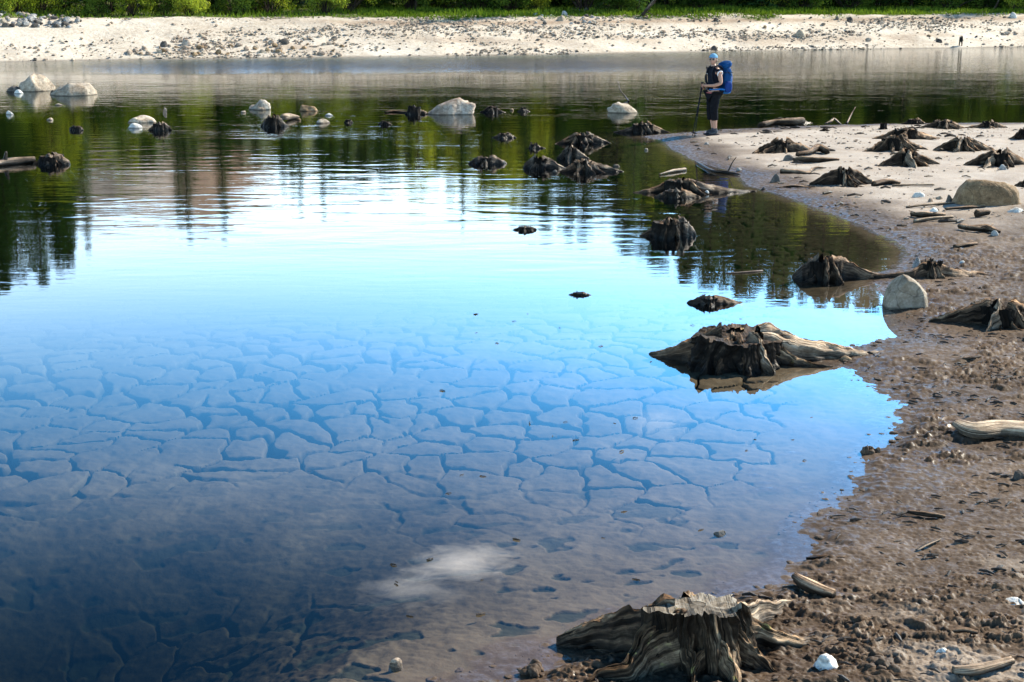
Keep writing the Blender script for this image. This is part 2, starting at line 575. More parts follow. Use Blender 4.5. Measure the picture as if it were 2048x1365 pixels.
def ground_mat():
    b = NB('lake_mud')
    a = b.attr('state'); wet, dry, crack = b.sep(a)[0], b.sep(a)[1], b.sep(a)[2]
    p = b.pos()
    n1 = b.noise(p, 1.3, 5, 0.6); n2 = b.noise(p, 17, 4, 0.6); n3 = b.noise(p, 75, 3, 0.6)
    mud = b.ramp(b.math('ADD', b.math('MULTIPLY', n1, 0.5), b.math('MULTIPLY', n2, 0.5)), [(0.34, (0.046, 0.028, 0.017)), (0.5, (0.092, 0.060, 0.037)), (0.68, (0.17, 0.118, 0.079))])
    wmud = b.vmul(mud, (0.66, 0.64, 0.64))
    sand = b.ramp(b.math('ADD', b.math('MULTIPLY', n1, 0.4), b.math('MULTIPLY', n3, 0.6)), [(0.30, (0.165, 0.125, 0.095)), (0.47, (0.30, 0.25, 0.205)), (0.65, (0.39, 0.34, 0.29))])
    silt = b.ramp(b.math('ADD', b.math('MULTIPLY', n1, 0.8), b.math('MULTIPLY', n2, 0.2)), [(0.30, (0.070, 0.052, 0.034)), (0.52, (0.096, 0.073, 0.050)), (0.74, (0.122, 0.095, 0.067))])
    specks = b.map(b.noise(p, 38, 3, 0.7), 0.60, 0.68)
    sand = b.mix(b.math('MULTIPLY', specks, 0.7), sand, (0.13, 0.085, 0.06))
    fleck = b.map(b.noise(b.vmul(p, (42, 60, 42)), 1.0, 3, 0.65), 0.57, 0.64)
    mud = b.mix(b.math('MULTIPLY', fleck, 0.75), mud, (0.022, 0.014, 0.009))
    pale = b.map(b.noise(b.vmul(p, (30, 48, 30)), 1.0, 3, 0.65), 0.60, 0.68)
    mud = b.mix(b.math('MULTIPLY', pale, 0.6), mud, (0.27, 0.205, 0.15))
    col = b.mix(dry, mud, sand)
    col = b.mix(wet, col, wmud)
    z = b.sep(p)[2]
    col = b.mix(b.map(z, -0.012, -0.002, 1.0, 0.0), col, silt)
    old = b.map(b.math('ADD', b.sep(p)[1], b.math('MULTIPLY', b.math('SUBTRACT', n1, 0.5), 3.0)), 6.6, 8.8, 0.85, 0.0)   # dark leafy ooze of the near bay
    old = b.math('MULTIPLY', old, b.map(b.sep(p)[0], -0.4, 1.3, 1.0, 0.25))
    peat = b.map(b.math('ADD', b.sep(p)[1], b.math('MULTIPLY', b.math('SUBTRACT', n1, 0.5), 4.0)), 12.2, 15.0)          # peaty bed farther out
    ooze = b.math('MAXIMUM', b.math('MULTIPLY', old, b.map(z, -0.03, -0.10)), b.math('MULTIPLY', peat, b.map(z, -0.004, -0.03, 0.0, 0.93)))
    col = b.mix(ooze, col, b.ramp(n2, [(0.35, (0.014, 0.011, 0.008)), (0.65, (0.038, 0.029, 0.019))]))
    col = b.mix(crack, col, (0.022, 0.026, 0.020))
    rg = b.math('SUBTRACT', 0.86, b.math('MULTIPLY', wet, b.math('MULTIPLY', b.map(n2, 0.40, 0.62), 0.55)))
    spec = b.math('MULTIPLY', b.math('ADD', 0.05, b.math('MULTIPLY', wet, 0.11)), b.map(z, -0.008, 0.0))   # no gloss below the water line
    h = b.math('ADD', b.math('MULTIPLY', n2, 0.7), b.math('MULTIPLY', n3, 0.3))
    b.principled(col, rg, b.bump(h, 0.55, 0.012), spec)
    return b.mat


M['ground'] = ground_mat()


def bank_mat():
    b = NB('gravel_bank')
    a = b.attr('state'); dd, green, brown = b.sep(a)[0], b.sep(a)[1], b.sep(a)[2]
    p = b.pos()
    n1 = b.noise(p, 0.35, 5, 0.6); n2 = b.noise(p, 5, 5, 0.65); n3 = b.noise(p, 22, 3, 0.6)
    f = b.math('ADD', b.math('MULTIPLY', n1, 0.35), b.math('ADD', b.math('MULTIPLY', n2, 0.35), b.math('MULTIPLY', n3, 0.3)))
    grav = b.ramp(f, [(0.36, (0.24, 0.19, 0.14)), (0.49, (0.43, 0.37, 0.30)), (0.62, (0.54, 0.49, 0.42))])
    grav = b.mix(brown, grav, b.ramp(f, [(0.35, (0.13, 0.08, 0.05)), (0.6, (0.30, 0.21, 0.14))]))
    gr = b.ramp(n2, [(0.3, (0.04, 0.045, 0.015)), (0.6, (0.085, 0.105, 0.025))])
    col = b.mix(green, grav, gr)
    z = b.sep(p)[2]
    col = b.vmul(col, b.map(z, 0.0, 0.10, 0.45, 1.0))
    b.principled(col, 0.9, b.bump(n2, 0.6, 0.08), 0.2)
    return b.mat


M['bank'] = bank_mat()


def water_mat():
    b = NB('lake_water')
    p = b.pos()
    s = b.sep(p)
    X, Y = s[0], s[1]
    big = b.noise(p, 0.16, 3, 0.55)
    reach = b.math('ADD', Y, b.math('MULTIPLY', b.math('SUBTRACT', big, 0.5), 10.0))
    calm = b.map(reach, 13.0, 25.0)
    edge = b.map(reach, 9.0, 17.0)
    patch = b.map(b.noise(b.vmul(p, (0.10, 0.22, 1)), 1.0, 3, 0.6), 0.48, 0.70)
    n1 = b.noise(b.vmul(p, (1.6, 5.5, 1)), 1.0, 3, 0.55, 0.3)
    far = b.map(Y, 26.0, 45.0)
    n2 = b.noise(b.vmul(p, (6.0, 15.0, 1)), 1.0, 3, 0.6, 0.2)
    n3 = b.noise(b.vmul(p, (0.5, 1.1, 1)), 1.0, 2, 0.5)
    a1 = b.math('ADD', b.math('MULTIPLY', edge, 0.0009), b.math('MULTIPLY', calm, b.math('ADD', b.math('ADD', 0.0006, b.math('MULTIPLY', far, 0.0014)), b.math('MULTIPLY', patch, 0.0034))))
    a2 = b.math('MULTIPLY', calm, b.math('ADD', 0.0002, b.math('MULTIPLY', patch, 0.0007)))
    h = b.math('ADD', b.math('MULTIPLY', n1, a1), b.math('MULTIPLY', n2, a2))
    # a breeze that ruffles the water under the far bank, strongest in mid-lake
    breeze = b.math('MULTIPLY', b.map(b.math('ADD', Y, b.math('MULTIPLY', big, 6.0)), 56.0, 64.0), b.map(b.math('ABSOLUTE', b.math('ADD', X, 4.0)), 6.0, 22.0, 1.0, 0.06))
    h = b.math('ADD', h, b.math('MULTIPLY', b.math('MULTIPLY', n1, breeze), 0.11))
    h = b.math('ADD', h, b.math('MULTIPLY', n3, 0.0006))
    # long low ripples running in from the open lake
    rip = b.noise(b.vmul(p, (0.9, 2.6, 1)), 1.0, 2, 0.4, 0.5)
    rmask = b.math('MULTIPLY', b.map(reach, 13.0, 19.0), b.map(b.noise(b.vmul(p, (0.12, 0.2, 1)), 1.0, 2, 0.5), 0.36, 0.6, 0.25, 1.0))
    h = b.math('ADD', h, b.math('MULTIPLY', b.math('MULTIPLY', rip, rmask), 0.0075))
    bn = b.n('Bump'); b.put(bn.inputs['Height'], h); bn.inputs['Strength'].default_value = 1.0; bn.inputs['Distance'].default_value = 1.0
    nrm = bn.outputs[0]
    fr = b.n('Fresnel'); b.put(fr.inputs['Normal'], nrm)
    bf = b.n('NewGeometry').outputs['Backfacing']           # same reflectance from above and from below (light passes straight through)
    b.put(fr.inputs['IOR'], b.math('ADD', 1.32, b.math('MULTIPLY', bf, 1 / 1.32 - 1.32)))
    gl = b.n('BsdfGlossy'); b.put(gl.inputs['Normal'], nrm)
    gl.inputs['Color'].default_value = (1, 1, 1, 1)
    b.put(gl.inputs['Roughness'], b.math('ADD', 0.0, b.math('ADD', b.math('ADD', b.math('MULTIPLY', calm, 0.006), b.map(Y, 24.0, 50.0, 0.0, 0.05)), b.math('MULTIPLY', breeze, 0.08))))
    tr = b.n('BsdfTransparent')
    mx = b.n('MixShader'); b.put(mx.inputs[0], fr.outputs[0])
    b.nt.links.new(tr.outputs[0], mx.inputs[1]); b.nt.links.new(gl.outputs[0], mx.inputs[2])
    b.nt.links.new(mx.outputs[0], b.out.inputs['Surface'])
    va = b.n('VolumeAbsorption')
    va.inputs['Color'].default_value = (0.50, 0.60, 0.55, 1)
    va.inputs['Density'].default_value = 1.7
    b.nt.links.new(va.outputs[0], b.out.inputs['Volume'])
    return b.mat


M['water'] = water_mat()


def leaf_mat(name, dark, light, trans=0.35, scale=0.8):
    b = NB(name)
    n = b.noise(b.objco(), scale, 3, 0.6)
    rnd = b.rand()
    f = b.math('ADD', n, b.math('MULTIPLY', b.math('SUBTRACT', rnd, 0.5), 0.25))
    col = b.ramp(f, [(0.35, dark), (0.65, light)])
    d = b.n('BsdfDiffuse'); b.put(d.inputs[0], col)
    t = b.n('BsdfTranslucent'); b.put(t.inputs[0], b.vmul(col, (1.25, 1.3, 0.6)))
    mx = b.n('MixShader'); mx.inputs[0].default_value = trans
    b.nt.links.new(d.outputs[0], mx.inputs[1]); b.nt.links.new(t.outputs[0], mx.inputs[2])
    b.nt.links.new(mx.outputs[0], b.out.inputs['Surface'])
    return b.mat


M['needles'] = leaf_mat('spruce_needles', (0.018, 0.042, 0.014), (0.055, 0.095, 0.024), 0.34)
M['leaves'] = leaf_mat('birch_leaves', (0.16, 0.19, 0.02), (0.36, 0.37, 0.06), 0.58)
M['shrub'] = leaf_mat('willow_leaves', (0.11, 0.15, 0.02), (0.27, 0.31, 0.05), 0.55)
M['shrub_dark'] = leaf_mat('alder_leaves', (0.018, 0.038, 0.008), (0.055, 0.09, 0.016), 0.35)
M['grass'] = leaf_mat('bank_grass', (0.04, 0.075, 0.008), (0.105, 0.155, 0.02), 0.35, 0.3)
M['grass_dry'] = leaf_mat('dry_reed_leaves', (0.16, 0.12, 0.05), (0.30, 0.24, 0.11), 0.3, 0.3)


def plain(name, col, rough=0.7, spec=0.3, nscale=30, var=0.25, **kw):
    b = NB(name)
    n = b.noise(b.objco(), nscale, 3, 0.6)
    lo = tuple(c * (1 - var) for c in col); hi = tuple(min(1, c * (1 + var)) for c in col)
    b.principled(b.ramp(n, [(0.35, lo), (0.65, hi)]), rough, b.bump(n, 0.25, 0.004), spec, **kw)
    return b.mat


# ------------------------------------------------------------------ ground sheets


def build_ground():
    # rows follow the eye's need for detail: fine under the camera, coarser with distance
    rows = []
    dep0, y = 0, 1420.0
    while True:
        d = px_dir(1024, y); t = -CAM_H / d.z; r = math.hypot(d.x, d.y) * t
        if r > 36: break
        rows.append(r); y -= 1.35
    r = rows[-1]
    while r < 92: r *= 1.02; rows.append(r)
    rr = np.array([1.0, 2.0, 3.0, 3.8, 4.4] + [q for q in rows if q > 4.7])
    fine = np.arange(-26.5, 26.5, 0.058)
    az = np.concatenate([np.linspace(-88, -27, 40), fine, np.linspace(27, 88, 40)])
    A, RR = np.meshgrid(np.radians(az), rr)
    X = RR * np.sin(A); Y = RR * np.cos(A)
    sh = X.shape
    X = X.ravel(); Y = Y.ravel()
    sd0 = shore_sd(X, Y)
    # ragged muddy edge
    rag = 0.03 * fbm(X * 2.3, Y * 2.3, 4, 21) + 0.06 * fbm(X * 8, Y * 8, 3, 22) + 0.03 * fbm(X * 22, Y * 26, 2, 23)
    nearY = sstep(22, 8, Y)
    sd = sd0 + rag * (0.35 + 0.65 * nearY)
    z = near_z(X, Y, sd)
    far = far_z(X, Y) - 0.12
    isfar = far > z
    land = sstep(-0.05, 0.25, sd)
    dry = sstep(0.35, 1.5, sd + 0.5 * fbm(X * 0.9, Y * 0.9, 3, 31)) * sstep(15.5, 21, Y + 1.6 * fbm(X * .7, Y * .7, 3, 33))
    dry = np.maximum(dry, 0.65 * sstep(1.0, 2.2, X) * sstep(7.3, 6.2, Y + 0.5 * fbm(X * 1.5, Y * 1.5, 3, 34)) * sstep(-0.25, 0.5, fbm(X * 2.6, Y * 5, 4, 35)))
    wet = np.clip(1 - sstep(0.05, 0.9, sd + 0.35 * fbm(X * 1.4, Y * 1.4, 3, 36)) * (0.4 + 0.6 * dry), 0, 1) * (1 - dry)
    wet = np.maximum(wet, 0.55 * sstep(0.1, 0.5, fbm(X * 1.1, Y * 1.7, 4, 37)) * (1 - dry))
    # clods, lumps, pits
    smooth_flat = sstep(-0.25, 0.45, fbm(X * 0.9 + 3, Y * 1.3, 4, 41))
    lump = np.clip(fbm(X * 6.5 + Y * 1.5, Y * 13, 5, 42, .62) * 1.5 + .1, 0, 1.1)
    lump2 = np.clip(1 - 2.2 * np.abs(fbm(X * 13 - Y * 3, Y * 21, 3, 43, .6)), 0, 1) ** 2 * sstep(-.3, .3, fbm(X * 3, Y * 4, 2, 48))
    fine_n = fbm(X * 55, Y * 70, 2, 44)
    clod = (0.029 * lump * (0.2 + 0.8 * smooth_flat) + 0.017 * lump2 * (.3 + .7 * smooth_flat) + 0.0035 * fine_n - 0.004)
    amp = land * (1 - 0.72 * dry) * sstep(30, 16, Y) + land * 0.25 * dry
    z = z + clod * amp
    z = z + land * 0.018 * fbm(X * 1.7, Y * 1.7, 3, 45)
    under = 1 - sstep(-0.10, 0.02, sd)
    z = z + under * sstep(-.02, .55, -sd) * (0.012 * fbm(X * 3.2, Y * 3.2, 3, 46) + 0.006 * fbm(X * 14, Y * 20, 3, 47) * sstep(20, 8, Y))
    # shrinkage cracks: distance to the border between the two nearest of a jittered set of seeds
    S = 0.36
    wx = X + 0.17 * fbm(X * 1.7, Y * 1.7, 4, 51); wy = Y + 0.17 * fbm(X * 1.7 + 7, Y * 1.7, 4, 52)
    gx = np.floor(wx / S).astype(np.int64); gy = np.floor(wy / S).astype(np.int64)
    f1 = np.full(X.shape, 9e9); f2 = np.full(X.shape, 9e9); cid = np.zeros(X.shape, np.int64)
    for dx in (-1, 0, 1):
        for dy in (-1, 0, 1):
            cx = gx + dx; cy = gy + dy
            jx = (cx + 0.5 + (_h(cx, cy, 1, 61) - .5) * 0.95) * S; jy = (cy + 0.5 + (_h(cx, cy, 2, 62) - .5) * 0.95) * S
            dd = np.hypot(wx - jx, (wy - jy))
            cl = dd < f1
            f2 = np.where(cl, f1, np.minimum(f2, dd)); cid = np.where(cl, cx * 4000 + cy + 2000000, cid); f1 = np.where(cl, dd, f1)
    edge = (f2 - f1) * 0.5
    wid = np.clip(0.0155 + 0.020 * fbm(X * 1.1, Y * 1.1, 3, 63), 0.002, 0.036) * (0.5 + 0.85 * sstep(1.2, -1.0, X)) * sstep(0.15, 1.3, -sd)
    zone = sstep(7.4, 9.0, Y + 0.8 * fbm(X * 0.6, Y * 0.6, 2, 64)) * sstep(40, 25, Y)
    extra = np.exp(-(((X - flat(300, 1215)[0]) / 0.55) ** 2 + ((Y - flat(300, 1215)[1]) / 0.45) ** 2))
    zone = np.clip(zone + 1.2 * extra + 0.10 * sstep(0.2, 0.6, fbm(X * 0.9, Y * .9, 2, 66)), 0, 1) * under * (~isfar)
    wz = np.maximum(wid, .011) * 0.9
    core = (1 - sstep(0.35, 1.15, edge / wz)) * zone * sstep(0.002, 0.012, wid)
    z = z - core * 0.075 + zone * 0.010 * sstep(0, 0.10, edge) * sstep(.35, 1.3, -sd)
    # small dark pockets of leaf litter caught on the bed near the shore
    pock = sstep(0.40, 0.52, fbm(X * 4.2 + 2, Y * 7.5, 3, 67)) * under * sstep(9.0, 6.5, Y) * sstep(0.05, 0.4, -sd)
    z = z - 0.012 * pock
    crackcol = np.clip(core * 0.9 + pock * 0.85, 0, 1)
    # keep this sheet under the far bank
    z = np.where(isfar, far, z)
    V = np.stack([X, Y, z], -1)
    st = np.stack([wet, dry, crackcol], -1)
    q = grid_quads(sh[1], sh[0])
    # faces of each mud plate go to an object of its own
    owner = np.where((zone > 0.55) & (wid > 0.006) & (Y < 17), cid, -1)
    fo = owner[q[:, 0]]
    fo = np.where((owner[q] == fo[:, None]).all(1), fo, -1)
    ids, cnt = np.unique(fo[fo >= 0], return_counts=True)
    ids = ids[np.argsort(-cnt)][:240]; cnt = np.sort(cnt)[::-1][:240]
    ids = ids[cnt > 60]
    order = np.argsort(fo, kind='stable'); so = fo[order]
    keep = ~np.isin(fo, ids)

    def sub(name, qq):
        u, inv = np.unique(qq, return_inverse=True)
        return mesh_np(name, V[u], inv.reshape(-1, 4), None, True, {'state': st[u]})
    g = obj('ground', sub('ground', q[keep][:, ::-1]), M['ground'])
    tag(g, kind='structure')
    for i in ids:
        a, b_ = np.searchsorted(so, i), np.searchsorted(so, i, 'right')
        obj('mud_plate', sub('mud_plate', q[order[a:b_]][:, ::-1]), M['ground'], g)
    # far bank
    xs = np.linspace(-75, 75, 420); ys = np.concatenate([np.linspace(60, 115, 230), np.linspace(117, 220, 40)])
    XX, YY = np.meshgrid(xs, ys); X = XX.ravel(); Y = YY.ravel()
    d = far_d(X, Y); z = far_z(X, Y)
    rocky = sstep(-1, 1, d)
    z = z + rocky * (0.05 * fbm(X * 1.2, Y * 1.2, 4, 71) + 0.03 * fbm(X * 4, Y * 4, 2, 72)) * sstep(0, 2, d)
    gx_ = np.interp(X, [-40, -22, -10, -4, 40], [8.0, 7.6, 6.6, 6.2, 6.5])
    green = sstep(-0.4, 0.6, d - gx_ + 0.8 * fbm(X * 0.4, Y * 0.5, 3, 73))
    path = sstep(0.10, 0.3, fbm(X * 0.25 + 1, Y * 1.2, 2, 75)) * sstep(2.4, 1.0, np.abs(d - gx_ - 1.0))
    green = green * (1 - 0.8 * path)
    brown = np.exp(-((d - gx_ + .7) / .5) ** 2) * 0.8 * sstep(-16, -6, X) + 0.5 * np.exp(-((d - 2 - .8 * fbm(X * .1, 0 * X, 2, 74)) / .9) ** 2) * sstep(-0.1, 0.5, fbm(X * 0.3, Y * 0.6, 3, 76))
    fb = mesh_np('far_bank', np.stack([X, Y, z], -1), grid_quads(420, len(ys)), None, True, {'state': np.stack([d * 0, green, np.clip(brown, 0, 1)], -1)})
    tag(obj('far_bank', fb, M['bank']), kind='structure')
    # water: closed body so that it absorbs light with depth
    bm = bmesh.new()
    vs = [bm.verts.new(c) for c in ((-75, -8, 0), (75, -8, 0), (75, 92, 0), (-75, 92, 0), (-75, -8, -2.2), (75, -8, -2.2), (75, 92, -2.2), (-75, 92, -2.2))]
    for f in ((0, 1, 2, 3), (7, 6, 5, 4), (0, 4, 5, 1), (1, 5, 6, 2), (2, 6, 7, 3), (3, 7, 4, 0)):
        bm.faces.new([vs[i] for i in f])
    me = bpy.data.meshes.new('lake_water'); bm.to_mesh(me); bm.free()
    tag(obj('lake_water', me, M['water']), kind='structure')


def hill_mat():
    b = NB('mountain_side')
    p = b.pos(); z = b.sep(p)[2]; x = b.sep(p)[0]
    n1 = b.noise(p, 0.03, 5, 0.6); n2 = b.noise(p, 0.15, 4, 0.6)
    rock = b.ramp(n2, [(0.35, (0.26, 0.21, 0.175)), (0.6, (0.44, 0.38, 0.33))])
    red = b.ramp(n2, [(0.35, (0.15, 0.095, 0.066)), (0.6, (0.26, 0.18, 0.13))])
    wood = b.ramp(n2, [(0.35, (0.008, 0.017, 0.008)), (0.65, (0.026, 0.042, 0.015))])
    rock = b.mix(b.map(x, -135, -118), rock, red)
    f = b.map(b.math('ADD', z, b.math('MULTIPLY', b.math('SUBTRACT', n1, 0.5), 60)), 44, 56)
    f = b.math('MULTIPLY', f, b.math('MULTIPLY', b.map(b.sep(p)[1], 470, 500), b.map(x, -30, -10, 1.0, 0.0)))
    b.principled(b.mix(f, wood, rock), 0.95, b.bump(n2, 0.5, 2.0), 0.1)
    return b.mat


def build_hills():
    xs = np.linspace(-900, 900, 260); ys = np.concatenate([np.linspace(215, 700, 110), np.linspace(720, 2400, 40)])
    XX, YY = np.meshgrid(xs, ys); X = XX.ravel(); Y = YY.ravel()
    z = 24 + 0.02 * (Y - 215)
    for (cx, cy, h, sx, sy) in ((-222, 420, 62, 52, 60), (74, 430, 32, 44, 60), (150, 430, 44, 60, 70), (28, 440, 12, 26, 60), (-165, 560, 52, 70, 90), (-122, 560, 14, 24, 60), (-70, 520, 20, 22, 60), (-10, 560, 30, 60, 90), (130, 600, 60, 120, 120), (-420, 620, 70, 140, 150), (420, 700, 90, 200, 200)):
        z = z + h * np.exp(-((X - cx) / sx) ** 2 - ((Y - cy) / sy) ** 2)
    z = z + 7 * fbm(X * 0.02, Y * 0.02, 4, 81) + 3.2 * fbm(X * 0.12, Y * 0.09, 3, 82)
    z = np.where(Y < 240, np.minimum(z, 26), z)
    me = mesh_np('hills', np.stack([X, Y, z], -1), grid_quads(260, len(ys)), None, True)
    tag(obj('hills', me, hill_mat()), kind='structure')


build_ground()
build_hills()

# ------------------------------------------------------------------ stumps


def trunk_mesh(r, H, seed,  flare=0.55, jag=0.18, hollow=0.25, nth=72, nt=22, tilt=(0, 0), ridge=0.2, below=0.3, cap=False):
    th = np.linspace(0, 2 * np.pi, nth, endpoint=False)
    s = np.linspace(0, 1, nt)
    TH, S_ = np.meshgrid(th, s)
    TW = TH + 0.16 * fbm(np.cos(TH) * 2 + seed, np.sin(TH) * 2 + S_ * 3.5, 3, seed + 12)
    c, sn = np.cos(TW), np.sin(TW)
    big = fbm(c * 1.3 + seed, sn * 1.3 + seed * 2, 2, seed)
    rid = fbm(c * 4 + seed * 1.7, sn * 4 + S_ * 1.3, 4, seed + 1)
    fin = fbm(c * 14 + seed, sn * 14 + S_ * 1.1, 2, seed + 2)
    but = np.abs(np.sin(TH * 2.5 + seed + 0.8 * big)) ** 1.5
    rad = r * (1 + flare * S_ ** 1.8 * (0.45 + 0.9 * but) + 0.22 * big + ridge * rid * (0.5 + S_) + 0.07 * fin + 0.05 * fbm(TW * 5, S_ * 7 + seed, 3, seed + 15))
    top = H * (1 + jag * (0.8 * fbm(c * 2.2 + 3 * seed, sn * 2.2, 3, seed + 3) + 0.5 * fbm(c * 9, sn * 9 + seed, 2, seed + 4))) + tilt[0] * c * r + tilt[1] * sn * r
    z = top * (1 - S_) - below * S_
    v = np.stack([rad * np.cos(TH), rad * np.sin(TH), z], -1).reshape(-1, 3)
    g = np.stack([TW * r * 1.2, z, np.full(TH.shape, seed * 0.7)], -1).reshape(-1, 3)
    q = grid_quads(nth, nt, True)
    so = Soup(); so.add(v, q[:, ::-1], g=g)
    # broken top
    k = 7; ring_v = []; ring_g = []
    for j in range(k):
        f = 1 - j / k * 0.97
        rr = (r * 1.02 * (1 - f * f) + rad[0] * f * f) * f
        tm_ = top[0].mean(); zz = (tm_ + (top[0] - tm_) * f ** 3) * (1 - hollow * (1 - f) * 1.2) + 0.35 * jag * H * fbm(np.cos(th) * f * 5 + seed, np.sin(th) * f * 5, 3, seed + 6) * min(1, j / 2)
        ring_v.append(np.stack([rr * np.cos(th), rr * np.sin(th), zz], -1)); ring_g.append(np.stack([rr * np.cos(th) * .5, rr * np.sin(th) * .5, np.full(nth, 5.0)], -1))
    # close the middle
    last = ring_v[-1]; ctr = last.mean(0)
    fan = np.array([(i, (i + 1) % nth, nth) for i in range(nth)])
    if cap:
        so2 = Soup(); so2.add(np.concatenate(ring_v) + [0, 0, .002], grid_quads(nth, k, True), g=np.concatenate(ring_g)); so2.add(np.vstack([last, ctr]), None, fan)
        return so.mesh('trunk'), so2.mesh('cut_top')
    so.add(np.concatenate(ring_v), grid_quads(nth, k, True), g=np.concatenate(ring_g)); so.add(np.vstack([last, ctr]), None, fan)
    return so.mesh('trunk'), None


def root_mesh(r0, ang, L, h0, w0, q=1.5, curve=0.0, seed=0, n=20, K=13, below=0.12, arch=0.0, hump=0.0, rt=0.0):
    u = np.linspace(0, 1, n)
    a = math.radians(ang)
    d = np.array([math.cos(a), math.sin(a)]); p = np.array([-d[1], d[0]])
    along = r0 + u * L
    lat = curve * L * (u ** 2) + 0.10 * L * fbm(u * 3 + seed, u * 0 + seed, 3, seed) * np.minimum(1, u * 4)
    cx = d[0] * along + p[0] * lat; cy = d[1] * along + p[1] * lat
    w_ = w0 * (0.22 + 0.78 * (1 - u) ** 0.75) * (1 + 0.12 * fbm(u * 5, u * 0 + seed, 2, seed + 1))
    w_[-1] *= 0.3
    u2 = np.clip((u - rt) / (1 - rt), 0, 1)
    zt = h0 * (1 - u2) ** q + w_ * 0.45 * (1 - u * 0.7) + hump * np.sin(u * np.pi) + 0.09 * h0 * fbm(u * 6, u * 0 + seed * 1.3, 3, seed + 2) * (1 - u)
    zt[-1] = min(zt[-1], 0.0)
    zb = -below + arch * np.sin(np.clip(u * 1.15, 0, 1) * np.pi)
    zb = np.minimum(zb, zt - 0.6 * w_)
    ph = np.linspace(0, np.pi, K)
    PH, U = np.meshgrid(ph, u)
    Wm = w_[:, None]; ZT = zt[:, None]; ZB = zb[:, None]
    rid = fbm(PH * 3.1 + seed, U * 1.6 * L / (w0 * 8) + seed, 3, seed + 4)
    rid2 = fbm(PH * 9 + seed, U * 2.2 + seed, 2, seed + 5)
    rid3 = fbm(PH * 24 + seed, U * 3.0 + seed, 2, seed + 8)
    rid4 = fbm(PH * 4 + seed, U * 9 * max(1, L / .5) + seed, 3, seed + 9)
    k = 1 + 0.26 * rid + 0.12 * rid2 + 0.13 * rid4 + 0.06 * rid3 * (K > 18)
    lx = Wm * np.cos(PH) * (0.55 + 0.45 * np.abs(np.cos(PH))) * k * (1 + 0.25 * np.abs(np.cos(PH)))
    lz = ZB + (ZT - ZB) * np.sin(PH) ** 0.75 * (1 + 0.07 * rid4 + 0.05 * rid + 0.05 * rid2 + 0.03 * rid3 * (K > 18))
    X = cx[:, None] + p[0] * lx; Y = cy[:, None] + p[1] * lx
    v = np.stack([X, Y, lz], -1).reshape(-1, 3)
    g = np.stack([(PH * w0 * 1.2), U * L + lz * 0.15, np.full(PH.shape, seed * 0.61)], -1).reshape(-1, 3)
    so = Soup(); so.add(v, grid_quads(K, n)[:, ::-1], g=g)
    so_v = so.mesh('root')
    return so_v


STUMP_N = 0


def stump(px, py, wpx, hpx, label, roots=None, mat='wood_wet', group='tree stumps in the lake', seed=None, rt=0.30, jag=0.26, flare=0.9, hollow=0.45, tilt=(0, 0), detail=1.0, ridge=0.14, hk=1.0, trunk_mat='wood_black', th=0.80, cap=None):
    global STUMP_N
    STUMP_N += 1
    sd = seed if seed is not None else STUMP_N * 3 + 1
    r = random.Random(sd)
    p = at(px, py)
    s = scale_at(p)
    W = wpx * s / 2
    dep = math.atan2(CAM_H, p.y)
    H = hpx * s / math.cos(dep) * hk * (1.0 if hpx > 55 else .82)
    e = empty('tree_stump', p, 0)
    tag(e, label, 'tree stump', group)
    tm, cm = trunk_mesh(rt * W * .95, H * th, sd, flare, jag, hollow, int(72 * detail), int(22 * detail), tilt, ridge, cap=cap is not None)
    tk = obj('trunk', tm, M[trunk_mat], e)
    if cm: obj('cut_top', cm, M[cap], tk)
    if roots is None:
        roots = [(180 + r.uniform(-14, 14), 1.0, r.uniform(.55, .8), .16), (r.uniform(-14, 14), 1.0, r.uniform(.5, .8), .16),
                 (r.uniform(235, 300), r.uniform(.6, .9), r.uniform(.6, .85), .14), (r.uniform(60, 120), .8, .6, .14), (r.uniform(205, 230), r.uniform(.5, .8), .5, .11), (r.uniform(315, 335), r.uniform(.5, .8), .6, .11)]
    roots = list(roots) + [(r.uniform(190, 350), r.uniform(.5, 1.05), r.uniform(.2, .6), r.uniform(.05, .09), dict(q=r.uniform(1.3, 2.4), curve=r.uniform(-.3, .3))) for _ in range(3)]
    for i, t in enumerate(roots):
        a, L, h, wd = t[:4]
        kw = t[4] if len(t) > 4 else {}
        kw = dict(kw)
        rm = M[kw.pop('mat', mat)]
        r0 = rt * W * 0.45
        LL = max(0.08, L * W * (1.0 if hpx > 55 else 1.08) - r0)
        for k in ('arch', 'hump'):
            if k in kw: kw[k] = kw[k] * H
        kw['rt'] = min(.5, max(0, (rt * W * .66 - r0) / LL))
        h = min(1.0, h + .16) - .45 * wd * W / H * .6
        obj('root', root_mesh(r0, a, LL, max(h, .25) * H, wd * W, q=kw.pop('q', r.uniform(.95, 1.5)) * .85, curve=kw.pop('curve', r.uniform(-.12, .12)), seed=sd * 7 + i, n=int(20 * detail), K=int(13 * detail), **kw), rm, e)
    return e


GW = 'tree stumps standing in the lake'
GS = 'tree stumps on the sand spit'
